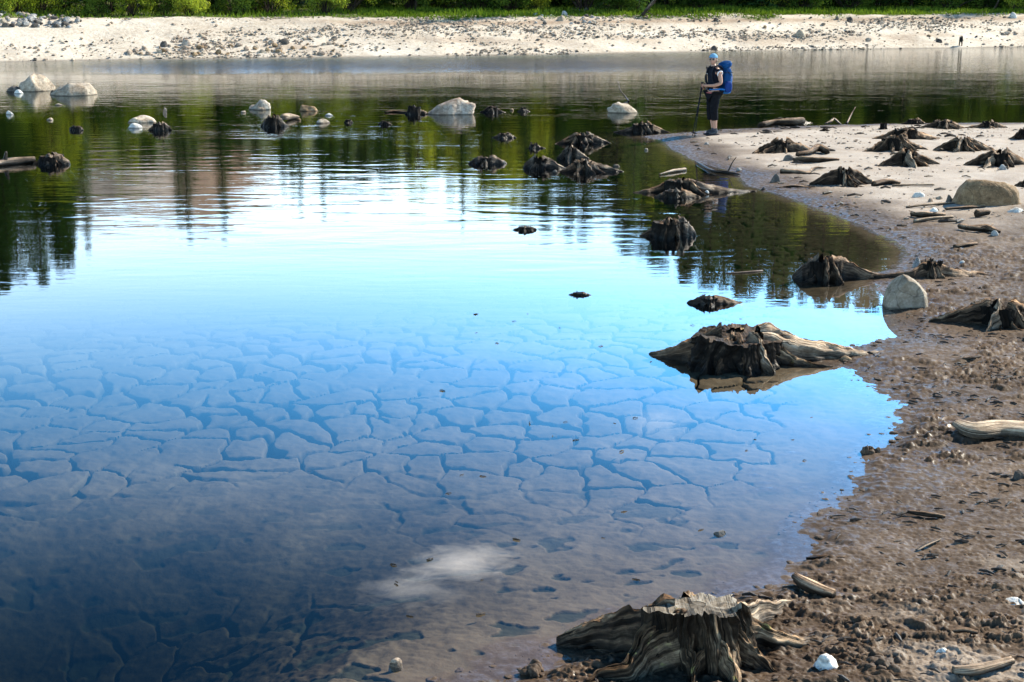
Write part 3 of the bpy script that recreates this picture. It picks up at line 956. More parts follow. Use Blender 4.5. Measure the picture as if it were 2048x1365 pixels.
# nearest, bottom of the photograph
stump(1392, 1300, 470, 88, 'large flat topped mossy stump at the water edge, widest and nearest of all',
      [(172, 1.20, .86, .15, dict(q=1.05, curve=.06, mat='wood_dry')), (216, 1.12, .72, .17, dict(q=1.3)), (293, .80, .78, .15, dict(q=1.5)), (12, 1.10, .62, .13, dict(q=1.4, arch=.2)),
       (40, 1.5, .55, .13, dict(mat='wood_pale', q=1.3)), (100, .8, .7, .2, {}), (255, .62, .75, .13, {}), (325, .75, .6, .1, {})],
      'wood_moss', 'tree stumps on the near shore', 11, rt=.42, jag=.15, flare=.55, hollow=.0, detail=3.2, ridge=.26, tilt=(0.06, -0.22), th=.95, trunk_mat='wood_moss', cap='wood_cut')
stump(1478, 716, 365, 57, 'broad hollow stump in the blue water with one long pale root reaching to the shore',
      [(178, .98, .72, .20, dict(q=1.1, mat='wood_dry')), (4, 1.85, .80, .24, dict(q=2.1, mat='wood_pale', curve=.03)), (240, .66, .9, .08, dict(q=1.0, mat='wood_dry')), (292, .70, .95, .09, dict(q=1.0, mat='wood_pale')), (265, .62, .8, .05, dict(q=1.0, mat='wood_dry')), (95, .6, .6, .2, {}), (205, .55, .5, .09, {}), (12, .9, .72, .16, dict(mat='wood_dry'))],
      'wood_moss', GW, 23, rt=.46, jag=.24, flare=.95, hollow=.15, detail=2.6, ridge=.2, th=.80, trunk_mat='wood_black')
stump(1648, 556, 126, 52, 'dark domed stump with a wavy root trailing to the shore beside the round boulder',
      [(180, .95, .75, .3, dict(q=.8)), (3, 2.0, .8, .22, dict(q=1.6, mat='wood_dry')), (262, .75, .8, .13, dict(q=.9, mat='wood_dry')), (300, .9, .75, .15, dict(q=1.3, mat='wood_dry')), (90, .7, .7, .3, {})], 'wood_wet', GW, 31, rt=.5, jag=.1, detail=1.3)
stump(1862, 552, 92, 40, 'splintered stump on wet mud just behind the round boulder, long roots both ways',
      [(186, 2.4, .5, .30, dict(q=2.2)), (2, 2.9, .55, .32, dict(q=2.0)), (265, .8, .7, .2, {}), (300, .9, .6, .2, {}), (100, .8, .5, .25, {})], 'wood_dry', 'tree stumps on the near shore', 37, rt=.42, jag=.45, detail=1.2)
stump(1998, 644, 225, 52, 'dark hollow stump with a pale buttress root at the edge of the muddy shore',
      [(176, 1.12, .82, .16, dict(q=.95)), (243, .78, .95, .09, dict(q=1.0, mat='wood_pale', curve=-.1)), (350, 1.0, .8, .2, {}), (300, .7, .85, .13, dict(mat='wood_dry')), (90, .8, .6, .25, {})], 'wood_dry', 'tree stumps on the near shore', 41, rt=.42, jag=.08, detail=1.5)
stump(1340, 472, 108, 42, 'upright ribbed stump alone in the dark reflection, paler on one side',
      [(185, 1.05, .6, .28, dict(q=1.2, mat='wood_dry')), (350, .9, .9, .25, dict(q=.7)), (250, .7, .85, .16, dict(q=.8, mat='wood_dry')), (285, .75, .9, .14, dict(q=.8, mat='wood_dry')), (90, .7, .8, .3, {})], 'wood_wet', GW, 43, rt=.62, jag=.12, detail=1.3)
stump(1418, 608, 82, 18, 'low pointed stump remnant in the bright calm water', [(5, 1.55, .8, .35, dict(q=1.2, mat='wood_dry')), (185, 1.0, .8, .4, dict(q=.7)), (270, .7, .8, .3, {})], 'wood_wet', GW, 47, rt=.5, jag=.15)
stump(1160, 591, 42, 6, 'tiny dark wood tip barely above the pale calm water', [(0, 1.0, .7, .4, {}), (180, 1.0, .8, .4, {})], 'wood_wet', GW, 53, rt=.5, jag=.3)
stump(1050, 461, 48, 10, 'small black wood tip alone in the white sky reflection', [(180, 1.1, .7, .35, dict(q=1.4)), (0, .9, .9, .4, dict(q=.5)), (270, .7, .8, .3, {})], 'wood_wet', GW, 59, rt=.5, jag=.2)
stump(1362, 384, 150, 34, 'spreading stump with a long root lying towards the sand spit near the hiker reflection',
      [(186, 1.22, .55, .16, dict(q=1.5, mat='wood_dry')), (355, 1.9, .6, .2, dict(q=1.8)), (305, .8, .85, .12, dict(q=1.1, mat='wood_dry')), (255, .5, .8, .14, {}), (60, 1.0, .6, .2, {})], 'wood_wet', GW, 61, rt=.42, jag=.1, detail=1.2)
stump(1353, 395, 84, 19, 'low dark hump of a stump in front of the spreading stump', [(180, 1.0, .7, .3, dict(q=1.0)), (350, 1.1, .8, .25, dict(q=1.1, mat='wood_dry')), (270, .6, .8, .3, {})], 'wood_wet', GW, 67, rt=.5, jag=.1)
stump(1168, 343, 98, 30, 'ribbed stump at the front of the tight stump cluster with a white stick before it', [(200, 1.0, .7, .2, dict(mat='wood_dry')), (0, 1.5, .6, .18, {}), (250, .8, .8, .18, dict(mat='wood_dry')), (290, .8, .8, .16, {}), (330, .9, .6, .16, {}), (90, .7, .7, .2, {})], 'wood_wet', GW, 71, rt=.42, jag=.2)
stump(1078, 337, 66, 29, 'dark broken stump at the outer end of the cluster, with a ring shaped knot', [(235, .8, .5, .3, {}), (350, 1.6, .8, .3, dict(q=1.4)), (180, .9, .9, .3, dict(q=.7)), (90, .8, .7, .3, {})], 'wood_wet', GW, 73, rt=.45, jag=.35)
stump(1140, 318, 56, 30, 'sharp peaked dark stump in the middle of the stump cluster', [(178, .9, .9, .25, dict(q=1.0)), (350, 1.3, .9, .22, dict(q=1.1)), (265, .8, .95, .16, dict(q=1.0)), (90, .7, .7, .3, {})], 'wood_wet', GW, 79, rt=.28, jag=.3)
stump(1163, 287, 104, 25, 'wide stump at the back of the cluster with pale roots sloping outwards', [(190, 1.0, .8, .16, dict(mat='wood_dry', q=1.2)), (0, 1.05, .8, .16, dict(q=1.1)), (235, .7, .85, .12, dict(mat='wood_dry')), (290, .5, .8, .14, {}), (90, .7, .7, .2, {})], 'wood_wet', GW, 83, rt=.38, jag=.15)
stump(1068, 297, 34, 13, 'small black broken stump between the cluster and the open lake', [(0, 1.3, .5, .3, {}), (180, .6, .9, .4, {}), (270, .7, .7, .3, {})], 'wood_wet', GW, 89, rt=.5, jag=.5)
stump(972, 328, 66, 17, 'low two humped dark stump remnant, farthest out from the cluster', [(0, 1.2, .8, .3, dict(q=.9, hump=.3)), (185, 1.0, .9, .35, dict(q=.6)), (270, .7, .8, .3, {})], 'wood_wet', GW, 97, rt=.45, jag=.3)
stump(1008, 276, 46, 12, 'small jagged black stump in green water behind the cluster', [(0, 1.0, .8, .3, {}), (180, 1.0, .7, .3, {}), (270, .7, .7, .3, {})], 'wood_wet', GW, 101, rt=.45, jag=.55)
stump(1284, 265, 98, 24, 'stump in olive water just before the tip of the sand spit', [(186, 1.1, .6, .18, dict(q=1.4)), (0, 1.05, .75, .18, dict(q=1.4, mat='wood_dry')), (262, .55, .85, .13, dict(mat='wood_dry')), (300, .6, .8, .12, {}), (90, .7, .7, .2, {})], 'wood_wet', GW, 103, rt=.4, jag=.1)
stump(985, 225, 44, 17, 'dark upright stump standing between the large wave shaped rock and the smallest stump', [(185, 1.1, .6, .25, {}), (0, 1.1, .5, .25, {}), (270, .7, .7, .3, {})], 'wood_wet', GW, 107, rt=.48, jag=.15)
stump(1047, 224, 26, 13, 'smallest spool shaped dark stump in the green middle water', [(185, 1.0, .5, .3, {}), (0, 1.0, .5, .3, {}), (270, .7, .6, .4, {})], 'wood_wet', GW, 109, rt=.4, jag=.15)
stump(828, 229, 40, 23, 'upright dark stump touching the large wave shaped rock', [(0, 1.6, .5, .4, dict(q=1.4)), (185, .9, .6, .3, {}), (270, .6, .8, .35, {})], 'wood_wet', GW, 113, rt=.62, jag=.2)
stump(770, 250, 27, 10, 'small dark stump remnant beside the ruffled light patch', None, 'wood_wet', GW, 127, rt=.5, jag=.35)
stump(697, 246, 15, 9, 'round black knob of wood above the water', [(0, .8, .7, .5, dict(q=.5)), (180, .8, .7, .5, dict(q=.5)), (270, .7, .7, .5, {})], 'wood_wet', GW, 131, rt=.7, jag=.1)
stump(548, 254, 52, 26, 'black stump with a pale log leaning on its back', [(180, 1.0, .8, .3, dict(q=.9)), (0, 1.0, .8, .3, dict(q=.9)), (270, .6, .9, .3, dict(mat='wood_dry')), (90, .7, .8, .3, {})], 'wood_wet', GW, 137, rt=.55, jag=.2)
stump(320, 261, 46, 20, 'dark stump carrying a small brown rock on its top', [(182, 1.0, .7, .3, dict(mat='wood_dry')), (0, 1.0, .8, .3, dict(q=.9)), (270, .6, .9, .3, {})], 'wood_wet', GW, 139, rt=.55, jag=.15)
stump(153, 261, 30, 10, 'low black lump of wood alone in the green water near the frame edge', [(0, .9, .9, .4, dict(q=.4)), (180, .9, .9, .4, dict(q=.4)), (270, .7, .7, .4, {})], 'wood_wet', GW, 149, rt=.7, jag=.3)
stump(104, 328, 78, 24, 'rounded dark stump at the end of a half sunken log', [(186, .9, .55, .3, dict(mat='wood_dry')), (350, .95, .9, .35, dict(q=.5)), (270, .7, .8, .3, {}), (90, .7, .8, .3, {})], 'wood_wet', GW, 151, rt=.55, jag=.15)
# on the spit
stump(1572, 247, 82, 14, 'low wide stump behind the fallen log at the rim of the spit', [(180, 1.0, .7, .2, {}), (0, 1.25, .7, .2, {}), (270, .5, .8, .2, {}), (90, .7, .7, .2, {})], 'wood_wet', GS, 157, rt=.5, jag=.1)
stump(1562, 303, 122, 30, 'arched two legged stump nearest to the hiker on the sand',
      [(205, 1.05, .85, .13, dict(q=1.2)), (357, 1.35, .9, .17, dict(q=1.7)), (250, .55, .85, .15, {}), (185, .8, .7, .12, {}), (80, .7, .7, .2, {})], 'wood_dry', GS, 163, rt=.34, jag=.12, detail=1.2)
stump(1828, 248, 46, 13, 'small far stump at the water behind the bigger ones', None, 'wood_dry', GS, 167, rt=.5, jag=.15)
stump(1886, 257, 90, 22, 'far pale ribbed stump next to the water at the back of the spit', None, 'wood_dry', GS, 173, rt=.35, jag=.2)
stump(1975, 256, 84, 17, 'far low stump with a hole under its root at the back of the spit', [(185, 1.2, .4, .18, dict(q=1.4)), (0, .9, .8, .16, dict(arch=.6)), (270, .5, .7, .15, {}), (90, .6, .6, .2, {})], 'wood_dry', GS, 179, rt=.3, jag=.3)
stump(1812, 277, 126, 27, 'stump half hidden behind another ribbed stump', None, 'wood_dry', GS, 181, rt=.34, jag=.2)
stump(1788, 300, 126, 34, 'tall ribbed stump with many thin roots in front of its twin', [(190, 1.05, .6, .13, dict(q=1.3)), (350, 1.0, .7, .13, {}), (215, .8, .8, .12, {}), (245, .6, .85, .1, {}), (285, .55, .9, .1, {}), (320, .75, .85, .11, dict(arch=.3)), (90, .7, .7, .2, {})], 'wood_dry', GS, 191, rt=.34, jag=.12, detail=1.2)
stump(1923, 300, 112, 30, 'ribbed stump with pale front roots and a flat top', [(185, 1.0, .8, .15, dict(q=1.1)), (355, 1.1, .8, .16, dict(q=1.1)), (238, .85, .9, .11, dict(mat='wood_pale')), (275, .7, .85, .1, {}), (310, .75, .8, .1, {}), (90, .7, .7, .2, {})], 'wood_dry', GS, 193, rt=.36, jag=.1, detail=1.2)
stump(1998, 329, 130, 34, 'wide dark stump with a long pale root at the frame edge', [(180, 1.05, .8, .17, dict(q=1.0)), (228, 1.1, .7, .12, dict(mat='wood_pale', q=1.2)), (350, 1.0, .8, .18, {}), (290, .6, .8, .14, {}), (90, .7, .7, .2, {})], 'wood_dry', GS, 197, rt=.38, jag=.15, detail=1.2)
stump(1812, 330, 116, 36, 'stump standing on arched roots with a long front root across the sand', [(200, 1.05, .85, .12, dict(q=1.2, mat='wood_dry')), (268, 1.25, .95, .13, dict(q=1.3, mat='wood_pale')), (352, 1.1, .9, .16, dict(q=1.2)), (318, .9, .6, .1, dict(arch=.4)), (100, .7, .7, .2, {})], 'wood_dry', GS, 199, rt=.26, jag=.2, detail=1.2)
stump(1688, 368, 122, 38, 'low pyramid shaped stump with black hollow faces near the pinkish mud', [(184, 1.05, .9, .13, dict(q=1.05)), (355, 1.0, .9, .13, dict(q=1.0)), (255, .55, .85, .09, dict(mat='wood_pale')), (20, 1.15, .6, .16, dict(mat='wood_dry')), (90, .7, .7, .2, {})], 'wood_dry', GS, 211, rt=.24, jag=.25, detail=1.2)
stump(2050, 279, 62, 28, 'dark stump cut by the frame edge, behind the wide one', None, 'wood_dry', GS, 223, rt=.4, jag=.2)
stump(2058, 372, 56, 18, 'low dark stump cut by the frame edge beside the tan boulder', None, 'wood_dry', GS, 227, rt=.4, jag=.2)
stump(1766, 259, 17, 17, 'short dark post like stump by the far water on the spit', [(0, 1.1, .3, .4, {}), (180, 1.0, .3, .4, {}), (270, .8, .3, .4, {})], 'wood_dry', GS, 229, rt=.75, jag=.15, flare=.2)
stump(1650, 263, 22, 8, 'tiny dark root stub on the bare sand behind the hiker', None, 'wood_dry', GS, 233, rt=.4, jag=.4)


# ------------------------------------------------------------------ logs, sticks, driftwood
def log(name, pts, rpx, label, cat, mat='wood_dry', group=None, n=16, nseg=10, taper=(1, .8), rough=.14, seed=1, flatness=1.0, twigs=()):
    """pts: (px, py, lift in radii); rests on the ground"""
    P = []
    s = None
    for (px, py, lift) in pts:
        p = at(px, py); s = scale_at(p)
        P.append(np.array([p.x, p.y, p.z + (lift + 0.35) * rpx * s * flatness]))
    base = P[0].copy()
    path = smooth_path([q - base for q in P], n) if len(P) > 1 else P
    rad = np.interp(np.linspace(0, 1, n), np.linspace(0, 1, len(taper)), taper) * rpx * s
    so = Soup(); v, q, t, g = tube(path, rad, nseg, seed, rough, flatness); so.add(v, q, t, g)
    o = obj(name, so.mesh(name), M[mat], None, base)
    tag(o, label, cat, group)
    for (k, dx, dy, dz, r_) in twigs:
        a = path[int(k * (n - 1))]
        b_ = a + np.array([dx, dy, dz]) * s
        so = Soup(); v, q, t, g = tube(smooth_path([a, (a + b_) / 2 + np.array([0, 0, .1 * abs(dz) * s]), b_], 7), np.linspace(1, .4, 7) * r_ * s, 6, seed + 3, .1); so.add(v, q, t, g)
        obj('twig', so.mesh('twig'), M[mat], o)
    return o


GL = 'driftwood on the sand spit'
GM = 'sticks on the muddy shore'
log('fallen_log', [(1521, 256, .3), (1545, 253, .6), (1575, 252, .7), (1603, 249, .5)], 7, 'thick curved fallen log at the rim of the spit in front of a low stump', 'log', 'wood_dry', GL, taper=(1, .8, .9, 1.2), seed=3)
log('driftwood', [(1593, 313, .2), (1615, 311, .5), (1635, 305, 1.0), (1655, 308, .4)], 6, 'dark twisted driftwood piece leading up from the dark rock', 'driftwood', 'wood_dry', GL, taper=(.7, .8, 1.5, 1), seed=5, twigs=((.3, -14, 4, 3, 1.5),))
log('driftwood', [(1587, 324, .3), (1605, 325, .6), (1640, 325, .5), (1678, 323, .2)], 6.5, 'dark split driftwood log lying in front of the twisted piece', 'driftwood', 'wood_dry', GL, taper=(.5, 1.1, .9, .3), seed=7)
log('driftwood', [(1562, 347, .2), (1590, 348, .4), (1615, 349, .2), (1628, 342, .8), (1645, 340, .7)], 4, 'wavy thin root lying on the sand above the small dark boulder', 'driftwood', 'wood_dry', GL, taper=(1.6, 1.3, .8, .8, .4), seed=9)
log('driftwood', [(1551, 377, 0), (1585, 375, .8), (1622, 377, 0)], 6, 'thin dark slab of wood on the mud beside the small boulder', 'driftwood', 'wood_dry', GL, taper=(.3, 1, .3), seed=11, flatness=.45)
log('driftwood', [(1746, 374, .4), (1775, 370, .7), (1800, 371, .4)], 6, 'short dark log with a bleached stick against it', 'driftwood', 'wood_dry', GL, taper=(1, 1.1, .5), seed=13)
log('stick', [(1784, 374, 1), (1825, 373, 1), (1868, 372, .6)], 2.2, 'straight bleached stick leaning on the short dark log', 'stick', 'wood_pale', GL, seed=15)
log('stick', [(1812, 417, .6), (1850, 414, 1), (1915, 408, .6)], 2.6, 'long grey stick lying up to the tan boulder', 'stick', 'wood_pale', GL, taper=(.8, 1, .7), seed=17)
log('stick', [(1890, 421, .5), (1930, 419, .8), (1970, 416, .5)], 3.0, 'thin dark stick lying right before the tan boulder', 'stick', 'wood_dry', GL, seed=19)
log('driftwood', [(1822, 433, .4), (1850, 436, .8), (1890, 434, .3)], 6, 'dark splintered driftwood under a white stone', 'driftwood', 'wood_dry', GL, taper=(.7, 1.1, .5), seed=21, twigs=((.3, -18, 5, 6, 1.6), (.6, 18, -6, 6, 1.6)))
log('stick', [(1828, 447, .5), (1865, 443, 1), (1905, 438, .5)], 4.0, 'grey split stick just in front of the splintered driftwood', 'stick', 'wood_pale', GL, seed=23)
log('driftwood', [(1918, 458, .5), (1945, 464, .7), (1972, 463, .5), (1999, 468, .2)], 6, 'gnarled dark branch heap on reddish mud', 'driftwood', 'wood_dry', GL, taper=(.8, 1.0, 1.2, .5), seed=25, twigs=((.2, -8, -12, 5, 2), (.5, 14, -10, 8, 2.2), (.75, 12, 12, 9, 2)))
log('driftwood', [(1952, 434, .5), (1977, 431, .5)], 7, 'short thick chunk of dark wood on reddish mud', 'driftwood', 'wood_dry', GL, n=8, seed=27)
log('driftwood', [(1908, 497, .4), (1935, 494, .6), (1953, 491, .4)], 4, 'short dark stick on the mud, farther up the shore', 'driftwood', 'wood_dry', GL, seed=28)
log('driftwood', [(1395, 328, .4), (1425, 344, .4), (1455, 348, .5), (1480, 352, .3)], 3.0, 'forked dark branch lying in the shallow water at the spit', 'branch', 'wood_wet', 'driftwood in the water', taper=(.8, 1.2, 1.3, .5), seed=29, twigs=((.72, 18, 10, 30, 2.0), (.45, -20, 30, 3, 1.4)))
log('white_stick', [(1318, 351, .2), (1345, 346, .6), (1371, 342, .4)], 3.2, 'bleached white stick floating in dark water beyond the spreading stump', 'stick', 'wood_pale', 'driftwood in the water', taper=(.3, 1, 1.1), seed=31)
log('white_stick', [(1132, 340, .3), (1150, 340, .8), (1164, 337, .5)], 2.6, 'short bleached stick floating in front of the stump cluster', 'stick', 'wood_pale', 'driftwood in the water', taper=(.5, 1, .8), n=8, seed=33)
log('white_stick', [(1450, 548, .1), (1490, 546, .4), (1525, 543, .2)], 3.0, 'pale plank of wood floating at the edge of the dark reflection', 'plank', 'wood_pale', 'driftwood in the water', taper=(.5, 1, 1), seed=35, flatness=.6)
log('log', [(-30, 338, .2), (20, 330, .3), (70, 326, .4)], 8, 'half sunken black log running from the frame edge to the rounded stump', 'log', 'wood_wet', 'driftwood in the water', taper=(.5, 1, .8), seed=37, twigs=((.45, 4, 2, 22, 5),))
log('log', [(566, 244, .9), (580, 240, .6), (597, 238, .1)], 6, 'pale log leaning against the back of a black stump', 'log', 'wood_pale', 'driftwood in the water', taper=(1.1, 1, .6), n=9, seed=39)
log('board', [(770, 226, .4), (790, 225, .5), (818, 227, .4)], 4, 'flat dark board of wood floating beside the upright stump', 'board', 'wood_dry', 'driftwood in the water', taper=(.6, 1, .8), n=9, seed=41, flatness=.6)
log('branch', [(1258, 204, 0), (1250, 199, 5), (1240, 196, 13), (1236, 190, 22)], 1.2, 'thin curved bare twig sticking up behind the white boulder', 'twig', 'wood_wet', 'driftwood in the water', taper=(1.3, 1, .8, .5), n=12, nseg=6, seed=43)
log('branch', [(1693, 249, 0), (1700, 245, 7), (1709, 243, 17)], 1.6, 'thin dark twig sticking up at the far rim of the spit', 'twig', 'wood_dry', GL, taper=(1.3, 1, .5), n=9, nseg=6, seed=45)
log('branch', [(1650, 250, .5), (1662, 249, 2), (1668, 247, 3.2), (1682, 251, .3)], 2.4, 'bleached mossy root lying at the far rim of the spit', 'branch', 'wood_pale', GL, taper=(.7, 1, 1, .5), n=12, seed=47, twigs=((.5, 2, 0, 6, 1.2),))
log('driftwood', [(1592, 1172, .9), (1610, 1185, .9), (1640, 1196, .6), (1668, 1200, .4)], 12, 'rotten curved piece of dark wood behind the flat topped stump', 'driftwood', 'wood_dry', GM, taper=(.9, 1.1, 1.1, .9), n=22, nseg=14, seed=49, rough=.18)
log('driftwood', [(1905, 1352, .5), (1950, 1349, .6), (2022, 1332, .5)], 13, 'weathered split log with pale grain in the bottom corner of the shore', 'log', 'wood_pale', GM, taper=(.8, 1.1, .9), n=22, nseg=14, seed=51, rough=.2, flatness=.7)
log('stick', [(1612, 1122, .5), (1650, 1122, .7), (1690, 1120, .4)], 4.5, 'straight dark stick lying where the mud meets the water', 'stick', 'wood_dry', GM, taper=(.6, 1, .8), seed=53)
log('stick', [(1832, 1104, .5), (1855, 1095, .9), (1880, 1083, .5)], 5, 'tan splinter of wood lying slanted on the bare mud', 'stick', 'wood_pale', GM, taper=(.6, 1, .5), seed=55, flatness=.5)
log('stick', [(1815, 1030, .5), (1850, 1036, .7), (1890, 1040, .4)], 5, 'dark broken stick on the mud above the tan splinter', 'stick', 'wood_dry', GM, taper=(.6, 1, .6), seed=57)
log('stick', [(1895, 1272, .5), (1925, 1268, .7), (1955, 1270, .4)], 6, 'dark knobby stick on dried mud above the weathered split log', 'stick', 'wood_dry', GM, taper=(.7, 1, .6), seed=59)
log('stick', [(1925, 722, .5), (1945, 721, .7), (1960, 718, .4)], 4, 'small dark stick on the mud below the hollow stump', 'stick', 'wood_dry', GM, taper=(.6, 1, .6), n=9, seed=61)
log('driftwood', [(1912, 862, .8), (1950, 876, .6), (2000, 872, .6), (2080, 878, .6)], 23, 'thick pale driftwood log sticking in from the frame edge over the mud', 'log', 'wood_pale', GM, taper=(.55, 1.1, 1.0, 1.1), n=26, nseg=18, seed=63, rough=.16, flatness=.6)


# ------------------------------------------------------------------ rocks
def rock(px, py, wpx, hpx, label, mat='rock_pale', group='rocks', seed=1, chops=9, dr=0.8, rz=0.0, planes=(), sub=4, rough=.10, name='rock', sink=.36, lift=0.0, round_=0.0, lean=0.0, boxy=1.0):
    p = at(px, py); s = scale_at(p)
    v, f = rock_verts(sub, seed, chops, rough, round_)
    if boxy != 1.0: v = np.sign(v) * np.abs(v) ** boxy
    for (nx, ny, nz, c) in planes:
        n = np.array([nx, ny, nz], float); n /= np.linalg.norm(n)
        d = v @ n; over = d > c
        v[over] -= n[None] * ((d[over] - c) * .95)[:, None]
    v[:, 0] += lean * (v[:, 2] + .3)
    H = hpx * s
    zt = v[:, 2].max()
    bd = v[np.abs(v[:, 2] - zt * sink) < .16]
    if planes or lean:
        ext = (bd[:, 0].max() - bd[:, 0].min()) / 2
        v[:, 0] -= (bd[:, 0].max() + bd[:, 0].min()) / 2
    else: ext = np.abs(v[:, 0]).max()
    a = wpx * s / 2 / ext
    v = v * np.array([a, a * dr, 1])
    if rz:
        c, sn = math.cos(rz), math.sin(rz); v[:, :2] = v[:, :2] @ np.array([[c, sn], [-sn, c]])
        v[:, 0] *= wpx * s / 2 / np.abs(v[:, 0]).max()
    k = H / (zt * (1 - sink))
    v[:, 2] = v[:, 2] * k - (zt * k - H) + lift * s
    o = obj(name, mesh_np(name, v, None, f, True), M[mat], None, p + Vector((0, a * dr * .35, 0)))
    tag(o, label, 'rock', group)
    return o


RW = 'rocks standing out of the lake'
RS = 'rocks on the shore'
rock(66, 183, 74, 36, 'wedge shaped pale boulder in the lake with a steep cut end and dark foot', 'rock_pale', RW, 3, 5, .8, planes=((1, -.1, .02, .8),), lean=0.55, rough=0.16)
rock(27, 184, 32, 12, 'dark rounded lump at the low end of the wedge shaped boulder', 'rock_dark', RW, 5)
rock(36, 188, 22, 8, 'small white stone in front of the wedge shaped boulder', 'rock_white', RW, 7)
rock(143, 191, 96, 25, 'broad triangular pale boulder next to the wedge shaped one', 'rock_pale', RW, 9, 6, .8, lean=0.25, rough=0.2)
rock(104, 190, 15, 9, 'small black stone at the foot of the broad triangular boulder', 'rock_dark', RW, 11)
rock(118, 211, 24, 4, 'flat pale stone barely above water below the triangular boulder', 'rock_pale', RW, 13, sub=3)
rock(18, 230, 18, 8, 'small white stone alone near the frame edge in olive water', 'rock_white', RW, 15, sub=3)
rock(100, 241, 16, 5, 'small flat pinkish stone alone in olive water', 'rock_pale', RW, 17, sub=3)
rock(284, 246, 62, 14, 'long flat pale rock behind the stump with a rock on top', 'rock_pale', RW, 19, 6, .7)
rock(268, 257, 34, 10, 'rounded white stone in front of the long flat rock', 'rock_white', RW, 21)
rock(331, 242, 9, 9, 'little brown rock perched on top of a dark stump', 'rock_brown', RW, 23, sub=3, lift=17, sink=.2)
rock(518, 220, 46, 20, 'two humped pale rock with a dark notch in olive water', 'rock_pale', RW, 27, 8, .8, lean=0.15, rough=0.32)
rock(486, 226, 12, 4, 'thin flat stone beside the two humped rock', 'rock_pale', RW, 28, sub=3)
rock(617, 223, 38, 13, 'low rock half dark half pale in the middle distance', 'rock_tan', RW, 29, 7, lean=-0.2, rough=0.2)
rock(658, 232, 22, 5, 'thin flat white stone behind the speckled one', 'rock_white', RW, 31, sub=3)
rock(645, 247, 32, 9, 'speckled pinkish stone at water level', 'rock_pale', RW, 33, sub=3)
rock(595, 241, 14, 4, 'small yellowish stone just off the pale leaning log', 'rock_tan', RW, 35, sub=3)
rock(892, 229, 114, 33, 'large wave shaped pale rock peaking high in the middle of the lake', 'rock_brown', RW, 37, 2, .6, lean=0.85, rough=0.24)
rock(1023, 222, 9, 4, 'tiny yellow stone between two small dark stumps', 'rock_tan', RW, 39, sub=3)
rock(1247, 226, 62, 21, 'white topped boulder with a dark underside in the deep green water', 'rock_pale', RW, 41, 4, .8, lean=-0.5, rough=0.2)
rock(1232, 334, 17, 5, 'small rounded pale stone on a root tip beyond the stump cluster', 'rock_pale', RW, 43, sub=3)
rock(1110, 347, 12, 7, 'small dark stone in front of the stump cluster', 'rock_dark', RW, 45, sub=3)
rock(1293, 301, 9, 4, 'tiny pale stone in the bright green reflection', 'rock_pale', RW, 47, sub=3)
rock(1414, 389, 12, 8, 'small white stone at the end of the long root by the spit', 'rock_white', RW, 49, sub=3)
rock(792, 1336, 32, 16, 'small brown rock breaking the shallow water at the bottom edge', 'rock_brown', RW, 51, 8)
rock(1815, 614, 88, 62, 'round pale boulder on the shore with a shaded front face', 'rock_pale', RS, 54, 3, .9, planes=((-.1, -.95, .1, .72),), lean=0.0, rough=0.07, sub=5, sink=.3, boxy=.8)
rock(1834, 537, 20, 22, 'small egg shaped grey stone beside the splintered stump', 'rock_grey', RS, 55, 4)
rock(1978, 410, 134, 50, 'big oblong tan boulder lying on the sand', 'rock_tan', RS, 57, 3, .7, rough=.08, sub=5, sink=.25, round_=.06, boxy=.75)
rock(1552, 365, 24, 17, 'small dark boulder on the mud near the bluish wet patch', 'rock_dark', RS, 59, 5)
rock(1579, 322, 30, 12, 'dark rounded rock at the start of the twisted driftwood', 'rock_dark', RS, 61, 6)
rock(1840, 395, 30, 10, 'white stone with a dark shaded face on smooth mud', 'rock_white', RS, 63, 8)
rock(1867, 432, 26, 14, 'bright white stone sitting on splintered driftwood', 'rock_white', RS, 65, 7, lift=2)
rock(1862, 405, 14, 8, 'small brown stone in a row before the tan boulder', 'rock_brown', RS, 67, sub=3)
rock(1900, 404, 18, 14, 'dark brown stone touching the side of the tan boulder', 'rock_dark', RS, 69, sub=3)
rock(1880, 399, 16, 6, 'flat pale stone in the row before the tan boulder', 'rock_pale', RS, 70, sub=3)
rock(2034, 424, 40, 8, 'low white stone at the frame edge below the tan boulder', 'rock_white', RS, 71, 7)
rock(1990, 471, 18, 9, 'grey stone beside the gnarled branch heap', 'rock_grey', RS, 73, sub=3)
rock(2005, 339, 20, 9, 'small grey stone on sand in front of the wide dark stump', 'rock_grey', RS, 75, sub=3)
rock(1478, 343, 12, 8, 'small grey stone at the rim of the spit by the forked branch', 'rock_grey', RS, 77, sub=3)
rock(1527, 381, 10, 6, 'tiny dark stone at the edge of the bluish wet mud', 'rock_dark', RS, 79, sub=3)
rock(1415, 290, 16, 5, 'flat grey stone on the sand in front of the hiker', 'rock_grey', RS, 81, sub=3)
rock(1516, 270, 6, 5, 'small dark stone on the sand behind the hiker', 'rock_dark', RS, 83, sub=3)
rock(1653, 1338, 56, 26, 'white stone lying on the mud right of the flat topped stump', 'rock_white', RS, 85, 9, .8)
rock(1888, 1310, 32, 11, 'small smooth white stone half buried in the mud', 'rock_white', RS, 87, 4)
rock(2030, 1212, 44, 9, 'flat white stone at the frame edge on dried mud', 'rock_white', RS, 89, 6)
rock(1694, 722, 28, 8, 'small tan stone where the long pale root meets the mud', 'rock_tan', RS, 91, sub=3)
rock(1926, 527, 14, 5, 'small white stone on the mud behind the splintered stump', 'rock_white', RS, 93, sub=3)
rock(2038, 958, 22, 16, 'dark stone on the mud at the frame edge below the pale log', 'rock_dark', RS, 95, 7)
rock(1440, 1072, 26, 8, 'pale stone lying under shallow water near the shore', 'rock_grey', RW, 97, 7)
